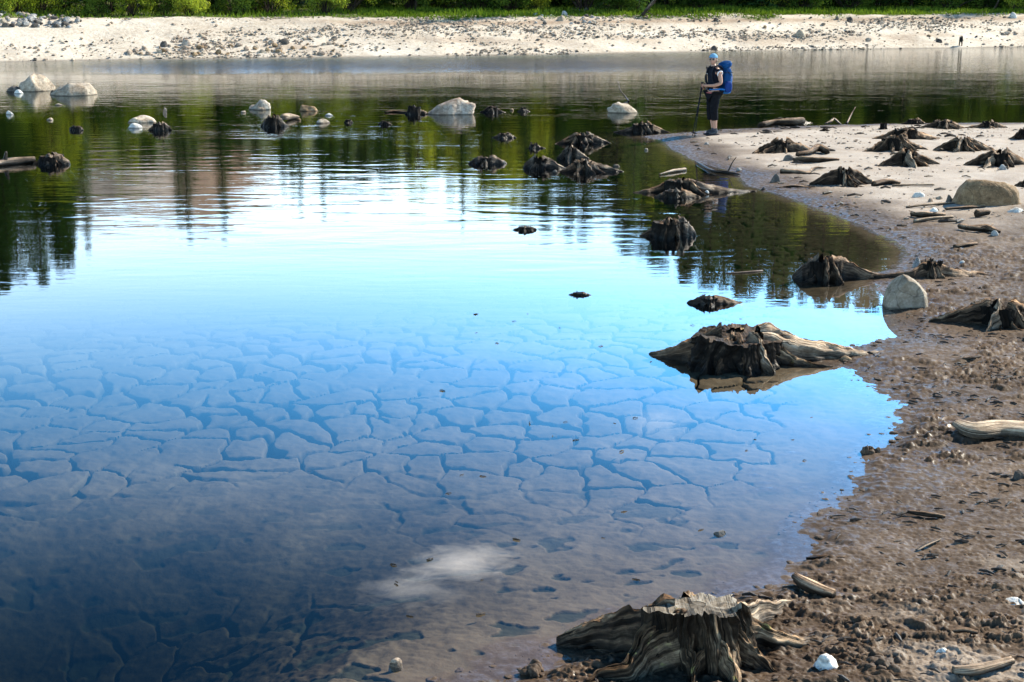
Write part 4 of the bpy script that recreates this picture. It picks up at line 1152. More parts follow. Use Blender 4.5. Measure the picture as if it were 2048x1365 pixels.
# larger boulders of the far bank
RB = 'boulders on the far bank'
rock(327, 94, 17, 11, 'dark round boulder on the far gravel above the cobbles', 'rock_dark', RB, 101, 5, sub=3)
rock(372, 92, 26, 14, 'brown block shaped boulder beside the dark round one on the far gravel', 'rock_brown', RB, 103, 9, sub=3)
rock(402, 75, 22, 7, 'flat pale slab on the far gravel above the brown block', 'rock_pale', RB, 105, 9, sub=3)
rock(566, 88, 26, 9, 'dark slab among the brown cobbles of the far bank', 'rock_dark', RB, 107, 9, sub=3)
rock(1428, 101, 18, 9, 'dark boulder at the far waterline behind the hiker', 'rock_dark', RB, 109, 7, sub=3)
rock(1601, 74, 26, 14, 'large pale boulder with a dark side in the middle of the far gravel', 'rock_pale', RB, 111, 7, sub=3)
rock(1878, 86, 16, 8, 'dark jagged rock on the far gravel near the stilted stump', 'rock_dark', RB, 113, 9, sub=3)
rock(2027, 36, 16, 11, 'round white boulder in grass at the top of the far bank', 'rock_white', RB, 115, 5, sub=3)
rock(1756, 13, 18, 8, 'rounded white boulder in the far grass under the trees', 'rock_white', RB, 117, 4, sub=3)
rock(213, 27, 14, 9, 'white boulder in the far grass beside the rubble heap', 'rock_white', RB, 119, 6, sub=3)
rock(1128, 32, 20, 10, 'big grey boulder in the rubble below the far meadow', 'rock_grey', RB, 121, 8, sub=3)
rock(1172, 27, 22, 12, 'dark grey boulder at the end of the rubble below the far meadow', 'rock_dark', RB, 123, 8, sub=3)
rock(1123, 42, 22, 10, 'pale boulder at the front of the rubble below the far meadow', 'rock_pale', RB, 125, 8, sub=3)
rock(1700, 42, 14, 8, 'dark boulder at the upper edge of the far gravel', 'rock_dark', RB, 127, 8, sub=3)
rock(1675, 39, 9, 7, 'small dark boulder beside the upper dark boulder of the far gravel', 'rock_dark', RB, 129, 8, sub=3)
# stilted stump on the far bank
e_p = at(1921, 92)
e = empty('tree_stump', e_p); tag(e, 'tiny dark stump standing on two thin stilt roots on the far shore', 'tree stump', 'tree stumps on the far bank')
s_ = scale_at(e_p)
obj('trunk', trunk_mesh(3.2 * s_, 9 * s_, 5, .1, .2, .2, 24, 8, below=-1 * s_)[0], M['wood_wet'], e).location = (0, 0, 8 * s_)
for dx in (-2.4, 2.4):
    so = Soup(); v, q, t, g = tube([(dx * s_ * .7, 0, 11 * s_), (dx * s_, 0, 5 * s_), (dx * 1.1 * s_, 0, -1 * s_)], [1.6 * s_, 1.2 * s_, .9 * s_], 7, 3); so.add(v, q, t, g)
    obj('root', so.mesh('root'), M['wood_wet'], e)

# ------------------------------------------------------------------ stones of the far bank, pebbles and clods
ZONES = [  # px box, how many, size range in photo px, materials, label, group
    ((0, 24, 165, 56), 95, (7, 20), ('rock_grey', 'rock_grey', 'rock_pale', 'rock_dark'), 'grey angular stone in the rubble heap under the shrubs at the far bank corner', 'stones of the rubble heap', 9),
    ((255, 74, 690, 113), 95, (6, 17), ('rock_brown', 'rock_brown', 'rock_tan', 'rock_pale'), 'brown cobble in the dense cobble field by the far waterline', 'cobbles by the far waterline', 7),
    ((1070, 22, 1210, 50), 30, (6, 16), ('rock_pale', 'rock_grey', 'rock_dark'), 'pale stone in the rubble strip below the far meadow', 'stones of the rubble strip', 8),
    ((690, 42, 1390, 105), 30, (5, 12), ('rock_brown', 'rock_dark', 'rock_pale'), 'brown stone scattered on the pale gravel in the middle of the far bank', 'scattered stones mid bank', 7),
    ((1390, 42, 2048, 84), 50, (5, 14), ('rock_brown', 'rock_dark', 'rock_pale', 'rock_tan'), 'stone scattered on the pale gravel of the far bank behind the hiker', 'scattered stones behind the hiker', 8),
]
STONES = []
for k in range(6):
    v, f = rock_verts(2, 300 + k, 9, .08)
    STONES.append((v * np.array([.5, .42, .40]), f))
stone_me = {}


def stone_mesh(k, mat):
    if (k, mat) not in stone_me:
        v, f = STONES[k]
        me = mesh_np('stone', v, None, f, False); me.materials.append(M[mat]); stone_me[(k, mat)] = me
    return stone_me[(k, mat)]


for (x0, y0, x1, y1), n, (s0, s1), mats, label, group, cl in ZONES:
    for i in range(n):
        px, py = random.uniform(x0, x1), random.uniform(y0, y1)
        if x0 == 0 and py < 24 + (px / 165) * 14: py = y1 - 6 + random.uniform(-8, 4)
        if x0 == 255 and (px - 255) / 435 * 24 < (100 - py): py = random.uniform(92, 112)
        p = at(px, py); s = scale_at(p)
        if p.z < 0.03: continue
        sz = s * (s0 + (s1 - s0) * random.random() ** 2.2)
        o = obj('stone', stone_mesh(random.randrange(6), random.choice(mats)), None, None, p + Vector((0, 0, sz * .12)), (random.uniform(-.5, .5), random.uniform(-.5, .5), random.uniform(0, 6.3)))
        o.scale = (sz * random.uniform(.9, 1.3), sz, sz * random.uniform(.7, 1.0))
        tag(o, label, 'stone', group)


def scatter(name, P, sizes, mat, flat_z=.6, sub=1, sink=.15, parent=None, label=None):
    """thousands of little stones or lumps as one object"""
    vs, fs = [], []; n = 0
    base = [rock_verts(sub, 500 + k, 9, .32) for k in range(8)]
    for k, (p, s) in enumerate(zip(P, sizes)):
        v, f = base[k % 8]
        a = random.uniform(0, 6.28); c, sn = math.cos(a), math.sin(a)
        q = v * np.array([.5 * random.uniform(.9, 1.5), .5, .5 * flat_z * random.uniform(.7, 1.2)]) * s
        q = np.stack([q[:, 0] * c - q[:, 1] * sn, q[:, 0] * sn + q[:, 1] * c, q[:, 2]], -1) + np.array(p) + np.array([0, 0, s * sink])
        vs.append(q); fs.append(f + n); n += len(v)
    o = obj(name, mesh_np(name, np.concatenate(vs), None, np.concatenate(fs), False), mat)
    tag(o, label, kind='stuff')
    return o


def far_points(n, mask_px=None):
    d = 6.8 * rng.random(n * 3) + .05; x = rng.uniform(-36, 40, n * 3)
    y = np.interp(x, FAR[:, 0], FAR[:, 1]) + d
    den = sstep(-0.25, 0.5, fbm(x * 0.16, d * 0.7, 4, 91)) * 0.93 + 0.05
    den = den * np.where(x < -17, 0.22, 1.0)
    k = rng.random(n * 3) < den
    x, y = x[k][:n], y[k][:n]
    return np.stack([x, y, ground_z(x, y)], -1)


P = far_points(7500)
scatter('gravel_stones', P[:2800], 0.07 + 0.19 * rng.random(2800) ** 3.5, M['rock_brown'], .65, 1)
scatter('gravel_stones', P[2800:], 0.05 + 0.16 * rng.random(len(P) - 2800) ** 3.5, M['rock_pale'], .65, 1)
Pd = far_points(600)
scatter('gravel_stones', Pd, 0.06 + 0.16 * rng.random(len(Pd)) ** 2, M['rock_dark'], .6, 1)


def near_points(n, cond, box):
    x = rng.uniform(box[0], box[1], n * 8); y = rng.uniform(box[2], box[3], n * 8)
    sd = shore_sd(x, y)
    k = cond(x, y, sd)
    x, y = x[k][:n], y[k][:n]
    return np.stack([x, y, ground_z(x, y)], -1)


Pp = near_points(2600, lambda x, y, sd: (sd > .5) & (fbm(x * .5, y * .5, 2, 93) > -.2), (3, 15, 18, 34))
scatter('sand_pebbles', Pp, 0.015 + 0.06 * rng.random(len(Pp)) ** 4, M['rock_brown'], .5, 1)
mud = plain('wet_mud_clods', (0.070, 0.047, 0.032), 0.7, 0.12, 40, .4)
Pm = near_points(4200, lambda x, y, sd: (sd > -.12) & (sd < 4) & (fbm(x * 1.6, y * 2.4, 3, 95) > -.02), (-.5, 5.5, 5, 17))
scatter('mud_clods', Pm, 0.005 + 0.026 * rng.random(len(Pm)) ** 4, mud, .38, 1, .0)
Pm = near_points(700, lambda x, y, sd: (np.abs(sd) < .14), (-.5, 5, 5.2, 14))
scatter('shore_clods', Pm, 0.012 + 0.05 * rng.random(len(Pm)) ** 4, mud, .35, 2, .0)
bits = plain('bark_litter', (0.035, 0.024, 0.017), 0.7, 0.3, 40, .4)


def litter(name, P, lmin, lmax):
    so = Soup()
    for p in P:
        L = random.uniform(lmin, lmax); a = random.gauss(0, .7); d = np.array([math.cos(a), math.sin(a), 0]); r = L * random.uniform(.06, .14)
        c = np.array(p) + [0, 0, r * .8]
        v, q, t, g = tube([c - d * L / 2, c + np.array([0, 0, random.uniform(0, .15) * L]), c + d * L / 2], [r * .7, r, r * .5], 5, random.randrange(90), .1); so.add(v, q, t, g)
    tag(obj(name, so.mesh(name, False), bits), kind='stuff')


litter('bark_litter', near_points(1000, lambda x, y, sd: (sd > .1) & (sd < 4) & (fbm(x * 2, y * 2, 2, 97) > -.25), (-.3, 5, 5.4, 20)), .015, .085)
litter('bark_litter', near_points(260, lambda x, y, sd: (sd > .3), (3, 14, 17, 32)), .05, .25)
litter('floating_litter', near_points(40, lambda x, y, sd: (sd < -.4) & (sd > -3.5), (-1, 3, 5.6, 13)) * np.array([1, 1, 0]), .015, .05)
# dark heap of rotten bark at the bottom, and clumps at the water's edge
for (px, py, wpx, hpx, lab) in ((1765, 1338, 76, 26, 'dark heap of rotten bark and mud near the white stone at the bottom'), (1062, 1346, 62, 26, 'lumpy dark clod of mud where the water meets the bottom edge'), (1742, 908, 42, 22, 'crumbling dark clod of mud standing in the shallows of the blue bay')):
    p = at(px, py); s = scale_at(p); e = empty('mud_heap', p); tag(e, lab, 'mud clump', 'mud clumps')
    for i in range(9):
        v, f = rock_verts(3, 700 + i + int(px), 7, .28)
        a = random.uniform(0, 6.28); rr = random.random() ** .6 * wpx * s * .36
        z = (random.uniform(.3, .55) if i else .6) * hpx * s
        v = v * np.array([wpx * s * random.uniform(.12, .24), wpx * s * random.uniform(.12, .2), z])
        obj('clod', mesh_np('clod', v, None, f), mud, e, (rr * math.cos(a), rr * math.sin(a), z * .2))

# ------------------------------------------------------------------ grass, shrubs and trees behind the far bank


def cards(C, D, U, W, L):
    """leaf blades: base points, directions, side vectors, widths, lengths -> verts, quads"""
    D = D / (np.linalg.norm(D, axis=1)[:, None] + 1e-9); U = U / (np.linalg.norm(U, axis=1)[:, None] + 1e-9)
    W = np.broadcast_to(W, len(C))[:, None]; L = np.broadcast_to(L, len(C))[:, None]
    v = np.stack([C, C + D * L * .45 + U * W * .5, C + D * L, C + D * L * .45 - U * W * .5], 1).reshape(-1, 3)
    return v, np.arange(len(v)).reshape(-1, 4)


def grass_patch(n):
    x = rng.uniform(-38, 42, n * 3)
    d = rng.uniform(5.2, 17, n * 3)
    gx_ = np.interp(x, [-40, -22, -10, -4, 40], [8.0, 7.6, 6.6, 6.2, 6.5])
    y = np.interp(x, FAR[:, 0], FAR[:, 1]) + d
    dn = far_d(x, y)
    path = sstep(0.10, 0.3, fbm(x * 0.25 + 1, y * 1.2, 2, 75)) * sstep(2.4, 1.0, np.abs(dn - gx_ - 1.0))
    den = np.where(x < -8.5, .35, 1.0) * sstep(-.4, .6, dn - gx_ + .8 * fbm(x * .4, y * .5, 3, 73)) * (1 - .85 * path) * (0.55 + .45 * sstep(-.4, .4, fbm(x * .5, y * .7, 2, 77)))
    k = rng.random(n * 3) < den
    x, y = x[k][:n], y[k][:n]
    C = np.stack([x, y, ground_z(x, y) - .03], -1)
    D = rng.normal(size=(len(x), 3)) * .35; D[:, 2] = 1
    U = rng.normal(size=(len(x), 3)); U[:, 2] *= .1
    hgt = (.10 + .26 * rng.random(len(x)) ** 2) * (0.7 + .6 * sstep(-.5, .5, fbm(x * .6, y * .8, 2, 78)))
    v, q = cards(C, D, U, .05 + .05 * rng.random(len(x)), hgt)
    return mesh_np('grass', v, q, None, False)


tag(obj('grass', grass_patch(60000), M['grass']), kind='stuff')


def rand_unit(n):
    v = rng.normal(size=(n, 3)); return v / np.linalg.norm(v, axis=1)[:, None]


def conifer(h=16.0, wid=2.6, dens=1.0, low=.06):
    tr = Soup(); v, q, t, g = tube(smooth_path([(0, 0, -.5), (.05, .03, h * .4), (0, .02, h * .98)], 14), np.linspace(h * .013, .02, 14), 7, 3, .06); tr.add(v, q, t, g)
    C, D, U, W, L = [], [], [], [], []
    nl = int(h * 2.6 * dens)
    for i in range(nl):
        f = low + (1 - low) * (i / nl)
        z = h * f
        bl = wid * (1 - f) ** .66 * random.uniform(.7, 1.15) + .12
        if f < .25: bl *= .6 + 1.6 * f
        nb = random.randint(5, 8); a0 = random.uniform(0, 6.28)
        for b in range(nb):
            a = a0 + b * 6.283 / nb + random.uniform(-.3, .3); l = bl * random.uniform(.65, 1.1)
            dr = -.25 - .35 * (1 - f)
            n = max(4, int(l * 5.2))
            u = (np.arange(n) + .6) / n
            x = math.cos(a) * l * u; y = math.sin(a) * l * u; zz = z + l * (dr * u + .28 * u * u)
            for sd_ in (-1, 1):
                C.append(np.stack([x, y, zz], -1))
                k = a + sd_ * 1.0
                dd = np.stack([np.full(n, math.cos(k)), np.full(n, math.sin(k)), np.full(n, -.55)], -1) + rng.normal(size=(n, 3)) * .2
                D.append(dd); U.append(rand_unit(n)); W.append(np.full(n, .16)); L.append(.28 + .28 * (1 - u) * min(1, l))
    v, q = cards(np.concatenate(C), np.concatenate(D), np.concatenate(U), np.concatenate(W), np.concatenate(L))
    return tr.mesh('trunk'), mesh_np('crown', v, q, None, False)


def broadleaf(h=10.0, wid=3.2, nclump=46, leaf=.26, per=95):
    tr = Soup(); v, q, t, g = tube(smooth_path([(0, 0, -.4), (.15, .05, h * .35), (-.1, .1, h * .8)], 12), np.linspace(h * .016, .04, 12), 7, 5, .08); tr.add(v, q, t, g)
    C, D = [], []
    for i in range(nclump):
        f = random.uniform(.22, 1.0); a = random.uniform(0, 6.28)
        rad = wid * math.sin(math.pi * min(1, (f - .1) * .98)) ** .7 * random.uniform(.25, 1.0)
        c = np.array([math.cos(a) * rad, math.sin(a) * rad, h * f])
        st = np.array([0, 0, h * (f * .72)])
        v, q, t, g = tube(smooth_path([st, (st + c) / 2 + np.array([0, 0, -.1]), c], 6), np.linspace(.05, .012, 6), 5, i, .05); tr.add(v, q, t, g)
        r = random.uniform(.5, 1.0) * wid * .32
        pts = rand_unit(per) * (r * rng.random(per) ** .45)[:, None] * np.array([1, 1, .65]) + c
        C.append(pts); D.append(rand_unit(per) + np.array([0, 0, -.25]))
    C = np.concatenate(C); D = np.concatenate(D)
    v, q = cards(C, D, rand_unit(len(C)), leaf * .62, leaf * (.7 + .6 * rng.random(len(C))))
    return tr.mesh('trunk'), mesh_np('crown', v, q, None, False)


def shrub_mesh(h=1.6, wid=1.3, n=26, per=110, leaf=.13):
    tr = Soup(); C, D = [], []
    for i in range(n):
        a = random.uniform(0, 6.28); e_ = random.uniform(.25, 1.0); rad = wid * math.sqrt(random.random()) * (1.15 - .6 * e_)
        c = np.array([math.cos(a) * rad, math.sin(a) * rad, h * e_ * random.uniform(.75, 1.0)])
        v, q, t, g = tube(smooth_path([(c[0] * .15, c[1] * .15, -.1), (c[0] * .5, c[1] * .5, c[2] * .6), c], 6), np.linspace(.022, .006, 6), 5, i, .05); tr.add(v, q, t, g)
        r = random.uniform(.22, .42) * wid * .8
        C.append(rand_unit(per) * (r * rng.random(per) ** .4)[:, None] + c); D.append(rand_unit(per) + np.array([0, 0, .5]))
    C = np.concatenate(C); D = np.concatenate(D); C[:, 2] = np.maximum(C[:, 2], .02)
    v, q = cards(C, D, rand_unit(len(C)), leaf * .5, leaf * (.7 + .6 * rng.random(len(C))))
    return tr.mesh('stems'), mesh_np('foliage', v, q, None, False)


def plant(kind, meshes, mat, p, sc, rz, label, cat, group, tilt=0.0, sxy=1.0, names=('trunk', 'crown')):
    e = empty(kind, p, rz); e.scale = (sc * sxy, sc * sxy, sc); e.rotation_euler = (tilt, 0, rz)
    tag(e, label, cat, group)
    obj(names[0], meshes[0], M['bark_dark'], e); obj(names[1], meshes[1], mat, e)
    return e


CON = [conifer(16, 2.7), conifer(16, 2.2, 1.1), conifer(16, 3.1, .9)]
BRO = [broadleaf(), broadleaf(10, 2.7, 40), broadleaf(10, 3.6, 52)]
SHR = [shrub_mesh(), shrub_mesh(1.4, 1.5, 30), shrub_mesh(1.8, 1.2, 24)]
SHRD = [shrub_mesh(1.7, 1.5, 30), shrub_mesh(1.5, 1.3, 26)]
# how high the tree line stands, read off the mirror image: photo x -> photo y of the mirrored tops
TOPX = [-200, 0, 60, 135, 150, 165, 440, 470, 600, 700, 800, 900, 960, 1050, 1100, 1200, 1260, 1330, 1400, 1500, 1590, 1800, 2300]
TOPY = [600, 598, 580, 555, 500, 352, 345, 345, 372, 368, 372, 385, 412, 440, 465, 490, 510, 550, 578, 600, 612, 630, 640]


def mirror_px(x, y, z):
    """photo x of the mirror image of a point"""
    c, s = math.cos(PITCH), math.sin(PITCH)
    dz = -z - CAM_H
    dep = y * c - dz * s
    return 1024 + F * x / dep


def want_top(x, y, ztry=14):
    mx = mirror_px(x, y, ztry)
    ty = float(np.interp(mx, TOPX, TOPY))
    d = px_dir(mx, ty); D = math.hypot(x, y)
    return D * (-d.z) / math.hypot(d.x, d.y) - CAM_H


# special solitary trees whose tops stick out of the line: (mirrored x, mirrored y, kind)
for (mx, my, hd) in ((178, 512, 84), (380, 490, 84), (362, 462, 86), (450, 478, 83), (925, 456, 84), (967, 418, 86), (838, 402, 82), (602, 422, 84), (648, 430, 86), (1052, 440, 84), (1085, 452, 86), (1118, 458, 88), (1265, 512, 84)):
    d = px_dir(mx, my); k = hd / math.hypot(d.x, d.y)
    x, y = d.x * k, d.y * k
    zt = hd * (-d.z) / math.hypot(d.x, d.y) - CAM_H
    zb = gz(x, y)
    thin = mx == 925
    if mx == 838:
        plant('birch_tree', BRO[1], M['leaves'], (x, y, zb), (zt - zb) / 10.5, 1.0, 'bright green pointed leafy tree rising over the dark forest edge', 'tree', None, sxy=.8)
    else:
        plant('spruce_tree', CON[1], M['needles'], (x, y, zb), (zt - zb) / 16, random.uniform(0, 6.28), 'thin bare looking spruce standing alone above the tree line' if thin else 'single spruce whose tip sticks out above the forest edge', 'tree', None if thin else 'spruces rising above the tree line', sxy=.45 if thin else .75)
n_t = 0
x = -50.0
while x < 62:
    yb = float(np.interp(x, FAR[:, 0], FAR[:, 1]))
    for row, (d0, d1) in enumerate(((13, 17), (17, 22), (22, 28), (28, 36), (36, 48))):
        xx = x + random.uniform(-1.1, 1.1); y = yb + random.uniform(d0, d1)
        zb = gz(xx, y)
        zt = want_top(xx, y) + (.5 if row else -.7) - random.random() ** 2 * (4.0 if row < 2 else 1.8)
        h = zt - zb
        if h < 2.0: continue
        mx = mirror_px(xx, y, zt)
        lp = {0: .82, 1: .48, 2: .22, 3: .08, 4: .03}[row] + ((.0 if row < 1 else -.3) if 1100 < mx < 2100 else 0) - (.35 if mx < 160 else 0)
        if random.random() < lp:
            hh = h * random.uniform(.5, .85) if row < 2 else h
            plant('birch_tree', random.choice(BRO), M['leaves'], (xx, y, zb), max(hh, 3) / 10.3, random.uniform(0, 6.28), 'pale green broadleaf tree in the forest behind the far bank', 'tree', 'broadleaf trees behind the far bank', sxy=random.uniform(.75, 1.1) if hh < 9 else .7)
        else:
            plant('spruce_tree', random.choice(CON), M['needles'], (xx, y, zb), h / 16, random.uniform(0, 6.28), 'dark green spruce in the forest behind the far bank', 'tree', 'spruces behind the far bank', sxy=random.uniform(1.0, 1.35) if h > 8 else 1.5)
    x += random.uniform(1.6, 2.1)
# shrubs along the top of the bank (photo px of their feet)
GR = 'shrubs along the top of the far bank'
for (px, py, wpx, mk, lab) in ((30, 20, 90, 'shrub', 'pale olive shrub behind the rubble heap at the corner of the far bank'), (85, 18, 80, 'shrub', 'bushy yellow green shrub behind the middle of the rubble heap'), (190, 24, 60, 'shrub_dark', 'small dark bush in the grass beside the rubble heap'),
                               (262, 22, 90, 'shrub', 'green bush with a thin pale stem near the white boulder'), (330, 20, 90, 'shrub_dark', 'dark spreading bush over the bare gravel gap'), (378, 22, 80, 'shrub', 'round olive shrub with brown twigs at its foot'),
                               (470, 20, 90, 'shrub_dark', 'dark green shrub between the two lit shrubs'), (650, 18, 90, 'shrub', 'bright lime green shrub at the start of the meadow'), (735, 17, 80, 'shrub_dark', 'dark shrub at the shaded start of the meadow'), (540, 18, 90, 'shrub', 'mid green leafy shrub left of the lime green one'),
                               (820, 18, 100, 'shrub_dark', 'wide shaded shrub with grey twigs behind the meadow'), (885, 18, 80, 'shrub_dark', 'dark bush at the fallen pale branch behind the meadow'), (1040, 18, 110, 'shrub_dark', 'large dark shrub behind the sandy path'), (1230, 24, 80, 'shrub_dark', 'dark shrub beside the leaning dead trunk'),
                               (1340, 10, 80, 'shrub', 'brownish thin shrub behind the leaning dead trunk'), (1550, 16, 60, 'shrub', 'small round green bush in the far grass behind the hiker'), (1615, 18, 56, 'shrub', 'second small round green bush in the far grass'), (1590, 8, 90, 'shrub_dark', 'dark rounded bush behind the small round bushes'),
                               (1870, 14, 80, 'shrub', 'olive shrub overhanging the far meadow'), (1960, 16, 90, 'shrub_dark', 'dark shrub near the leaning thin trunk'), (2030, 20, 70, 'shrub', 'green shrub above the round white boulder'), (1710, 8, 70, 'shrub', 'light green bush next to the rounded white boulder'), (1440, 8, 80, 'shrub_dark', 'dark bush above the lit meadow behind the hiker'), (1150, 6, 90, 'shrub', 'green bush at the back of the meadow')):
    p = at(px, max(py + (10 if px < 690 else 3), 10)); s = scale_at(p)
    ms = random.choice(SHR if mk == 'shrub' else SHRD)
    plant('shrub', ms, M[mk], p, wpx * s / 2.4, random.uniform(0, 6.28), lab, 'shrub', GR, names=('stems', 'foliage'))
# background thicket under the trees
for i in range(60):
    xx = random.uniform(-38, 42); y = float(np.interp(xx, FAR[:, 0], FAR[:, 1])) + random.uniform(11, 16)
    dk = random.random() < .62
    plant('shrub', random.choice(SHRD if dk else SHR), M['shrub_dark' if dk else 'shrub'], (xx, y, gz(xx, y)), random.uniform(.8, 1.7), random.uniform(0, 6.28), 'dark undergrowth bush under the trees of the far forest edge' if dk else 'light green undergrowth bush at the far forest edge', 'shrub', 'dark undergrowth' if dk else 'light undergrowth', names=('stems', 'foliage'))
# dead trunks


def dead_trunk(pts, r, label, mat='bark_dark', twigs=()):
    s = None; P = []
    p0 = at(*pts[0][:2]); s = scale_at(p0)
    for (px, py, dy) in pts:
        P.append(np.array([(px - pts[0][0]) * s, dy, (pts[0][1] - py) * s]))
    so = Soup(); path = smooth_path(P, 12); v, q, t, g = tube(path, np.linspace(r, r * .6, 12) * s, 8, 4, .12); so.add(v, q, t, g)
    o = obj('dead_tree', so.mesh('dead_tree'), M[mat], None, p0 - Vector((0, 0, .05)))
    tag(o, label, 'dead tree')
    for (k, dx, dz) in twigs:
        a = path[int(k * 11)]; so = Soup(); v, q, t, g = tube([a, a + np.array([dx * .5, -.1, dz * .4]) * s, a + np.array([dx, -.2, dz]) * s], np.array([1.3, 1, .5]) * s, 5, 2, .1); so.add(v, q, t, g)
        obj('branch', so.mesh('branch'), M[mat], o)


dead_trunk(((1281, 35, 0), (1292, 20, 0), (1305, 5, .3), (1322, -12, .6)), 4.0, 'dark dead trunk leaning over the edge of the far meadow', 'bark_dark', ((.35, 16, -6), (.2, 12, -10), (.5, 14, 10)))
dead_trunk(((1985, 22, 0), (1994, 5, 0), (2003, -20, .2)), 2.2, 'thin grey leaning trunk in the far grass near the frame corner', 'bark_dark')
dead_trunk(((996, 12, 0), (1012, 6, 0), (1022, 2, .1)), 1.8, 'pale fallen branch at the edge of the dark far bushes', 'wood_pale')
dead_trunk(((245, 14, 0), (244, 0, 0), (245, -25, 0)), 1.5, 'thin pale birch stem between the dark bushes', 'wood_pale')
for (px, lab) in ((1210, 'thin pale trunk at the back of the meadow'), (1395, 'thin grey trunk behind the lit meadow')):
    dead_trunk(((px, 12, 0), (px + 1, 0, 0), (px + 2, -40, 0)), 1.8, lab, 'wood_pale')

# ------------------------------------------------------------------ the hiker


def cloth(name, col, rough=.85, var=.2, n=60):
    return plain(name, col, rough, .06, n, var)


M['skin'] = plain('skin', (0.36, 0.19, 0.13), .55, .35, 20, .08)
M['navy'] = cloth('navy_shirt_cloth', (0.008, 0.009, 0.015))
M['black_cloth'] = cloth('dark_trouser_cloth', (0.007, 0.007, 0.009))
M['cap'] = cloth('light_blue_cap_cloth', (0.13, 0.27, 0.40))
M['capdark'] = cloth('dark_blue_cap_peak', (0.05, 0.10, 0.17))
M['hair'] = plain('brown_hair', (0.07, 0.035, 0.018), .5, .4, 80, .3)
M['boot'] = plain('boot_leather', (0.022, 0.022, 0.025), .6, .4, 30, .3)
M['sock'] = cloth('grey_sock', (0.05, 0.05, 0.06))
M['blue'] = cloth('blue_pack_cloth', (0.004, 0.042, 0.14), .6)
M['blue_dark'] = cloth('dark_blue_pack_cloth', (0.008, 0.03, 0.14), .65)
M['blue_light'] = cloth('light_blue_pack_cloth', (0.015, 0.12, 0.36), .6)
M['strap'] = cloth('pack_strap', (0.012, 0.014, 0.02))
M['orange'] = cloth('orange_tag', (0.5, 0.16, 0.03))
M['pink'] = cloth('pink_hem', (0.45, 0.13, 0.13))
M['white_trim'] = cloth('white_trim', (0.6, 0.62, 0.66))
M['pole'] = plain('black_pole', (0.008, 0.008, 0.009), .6, .1, 30, .2)
M['glass_dark'] = plain('dark_lenses', (0.008, 0.008, 0.010), .1, .5, 10, .1)


def skin_chain(verts, edges, radii, sub=2, root=0):
    me = bpy.data.meshes.new('tmp'); me.from_pydata(verts, edges, [])
    o = bpy.data.objects.new('tmp', me); COL.objects.link(o)
    md = o.modifiers.new('s', 'SKIN'); md.use_smooth_shade = True
    sv = me.skin_vertices[0].data
    for i, r in enumerate(radii):
        sv[i].radius = r if isinstance(r, tuple) else (r, r); sv[i].use_root = (i == root)
    s2 = o.modifiers.new('b', 'SUBSURF'); s2.levels = sub; s2.render_levels = sub
    dg = bpy.context.evaluated_depsgraph_get()
    ev = o.evaluated_get(dg); m = bpy.data.meshes.new_from_object(ev)
    bpy.data.objects.remove(o); bpy.data.meshes.remove(me)
    return m


def join(name, meshes):
    bm = bmesh.new()
    for m in meshes: bm.from_mesh(m)
    me = bpy.data.meshes.new(name); bm.to_mesh(me); bm.free()
    me.polygons.foreach_set('use_smooth', [True] * len(me.polygons))
    while me.materials: me.materials.pop()
    return me


def ellip(c, r, sub=3, fn=None):
    v, f = ico(sub); v = v.copy()
    if fn is not None: v = fn(v)
    return mesh_np('part', v * np.array(r) + np.array(c), None, f, True)


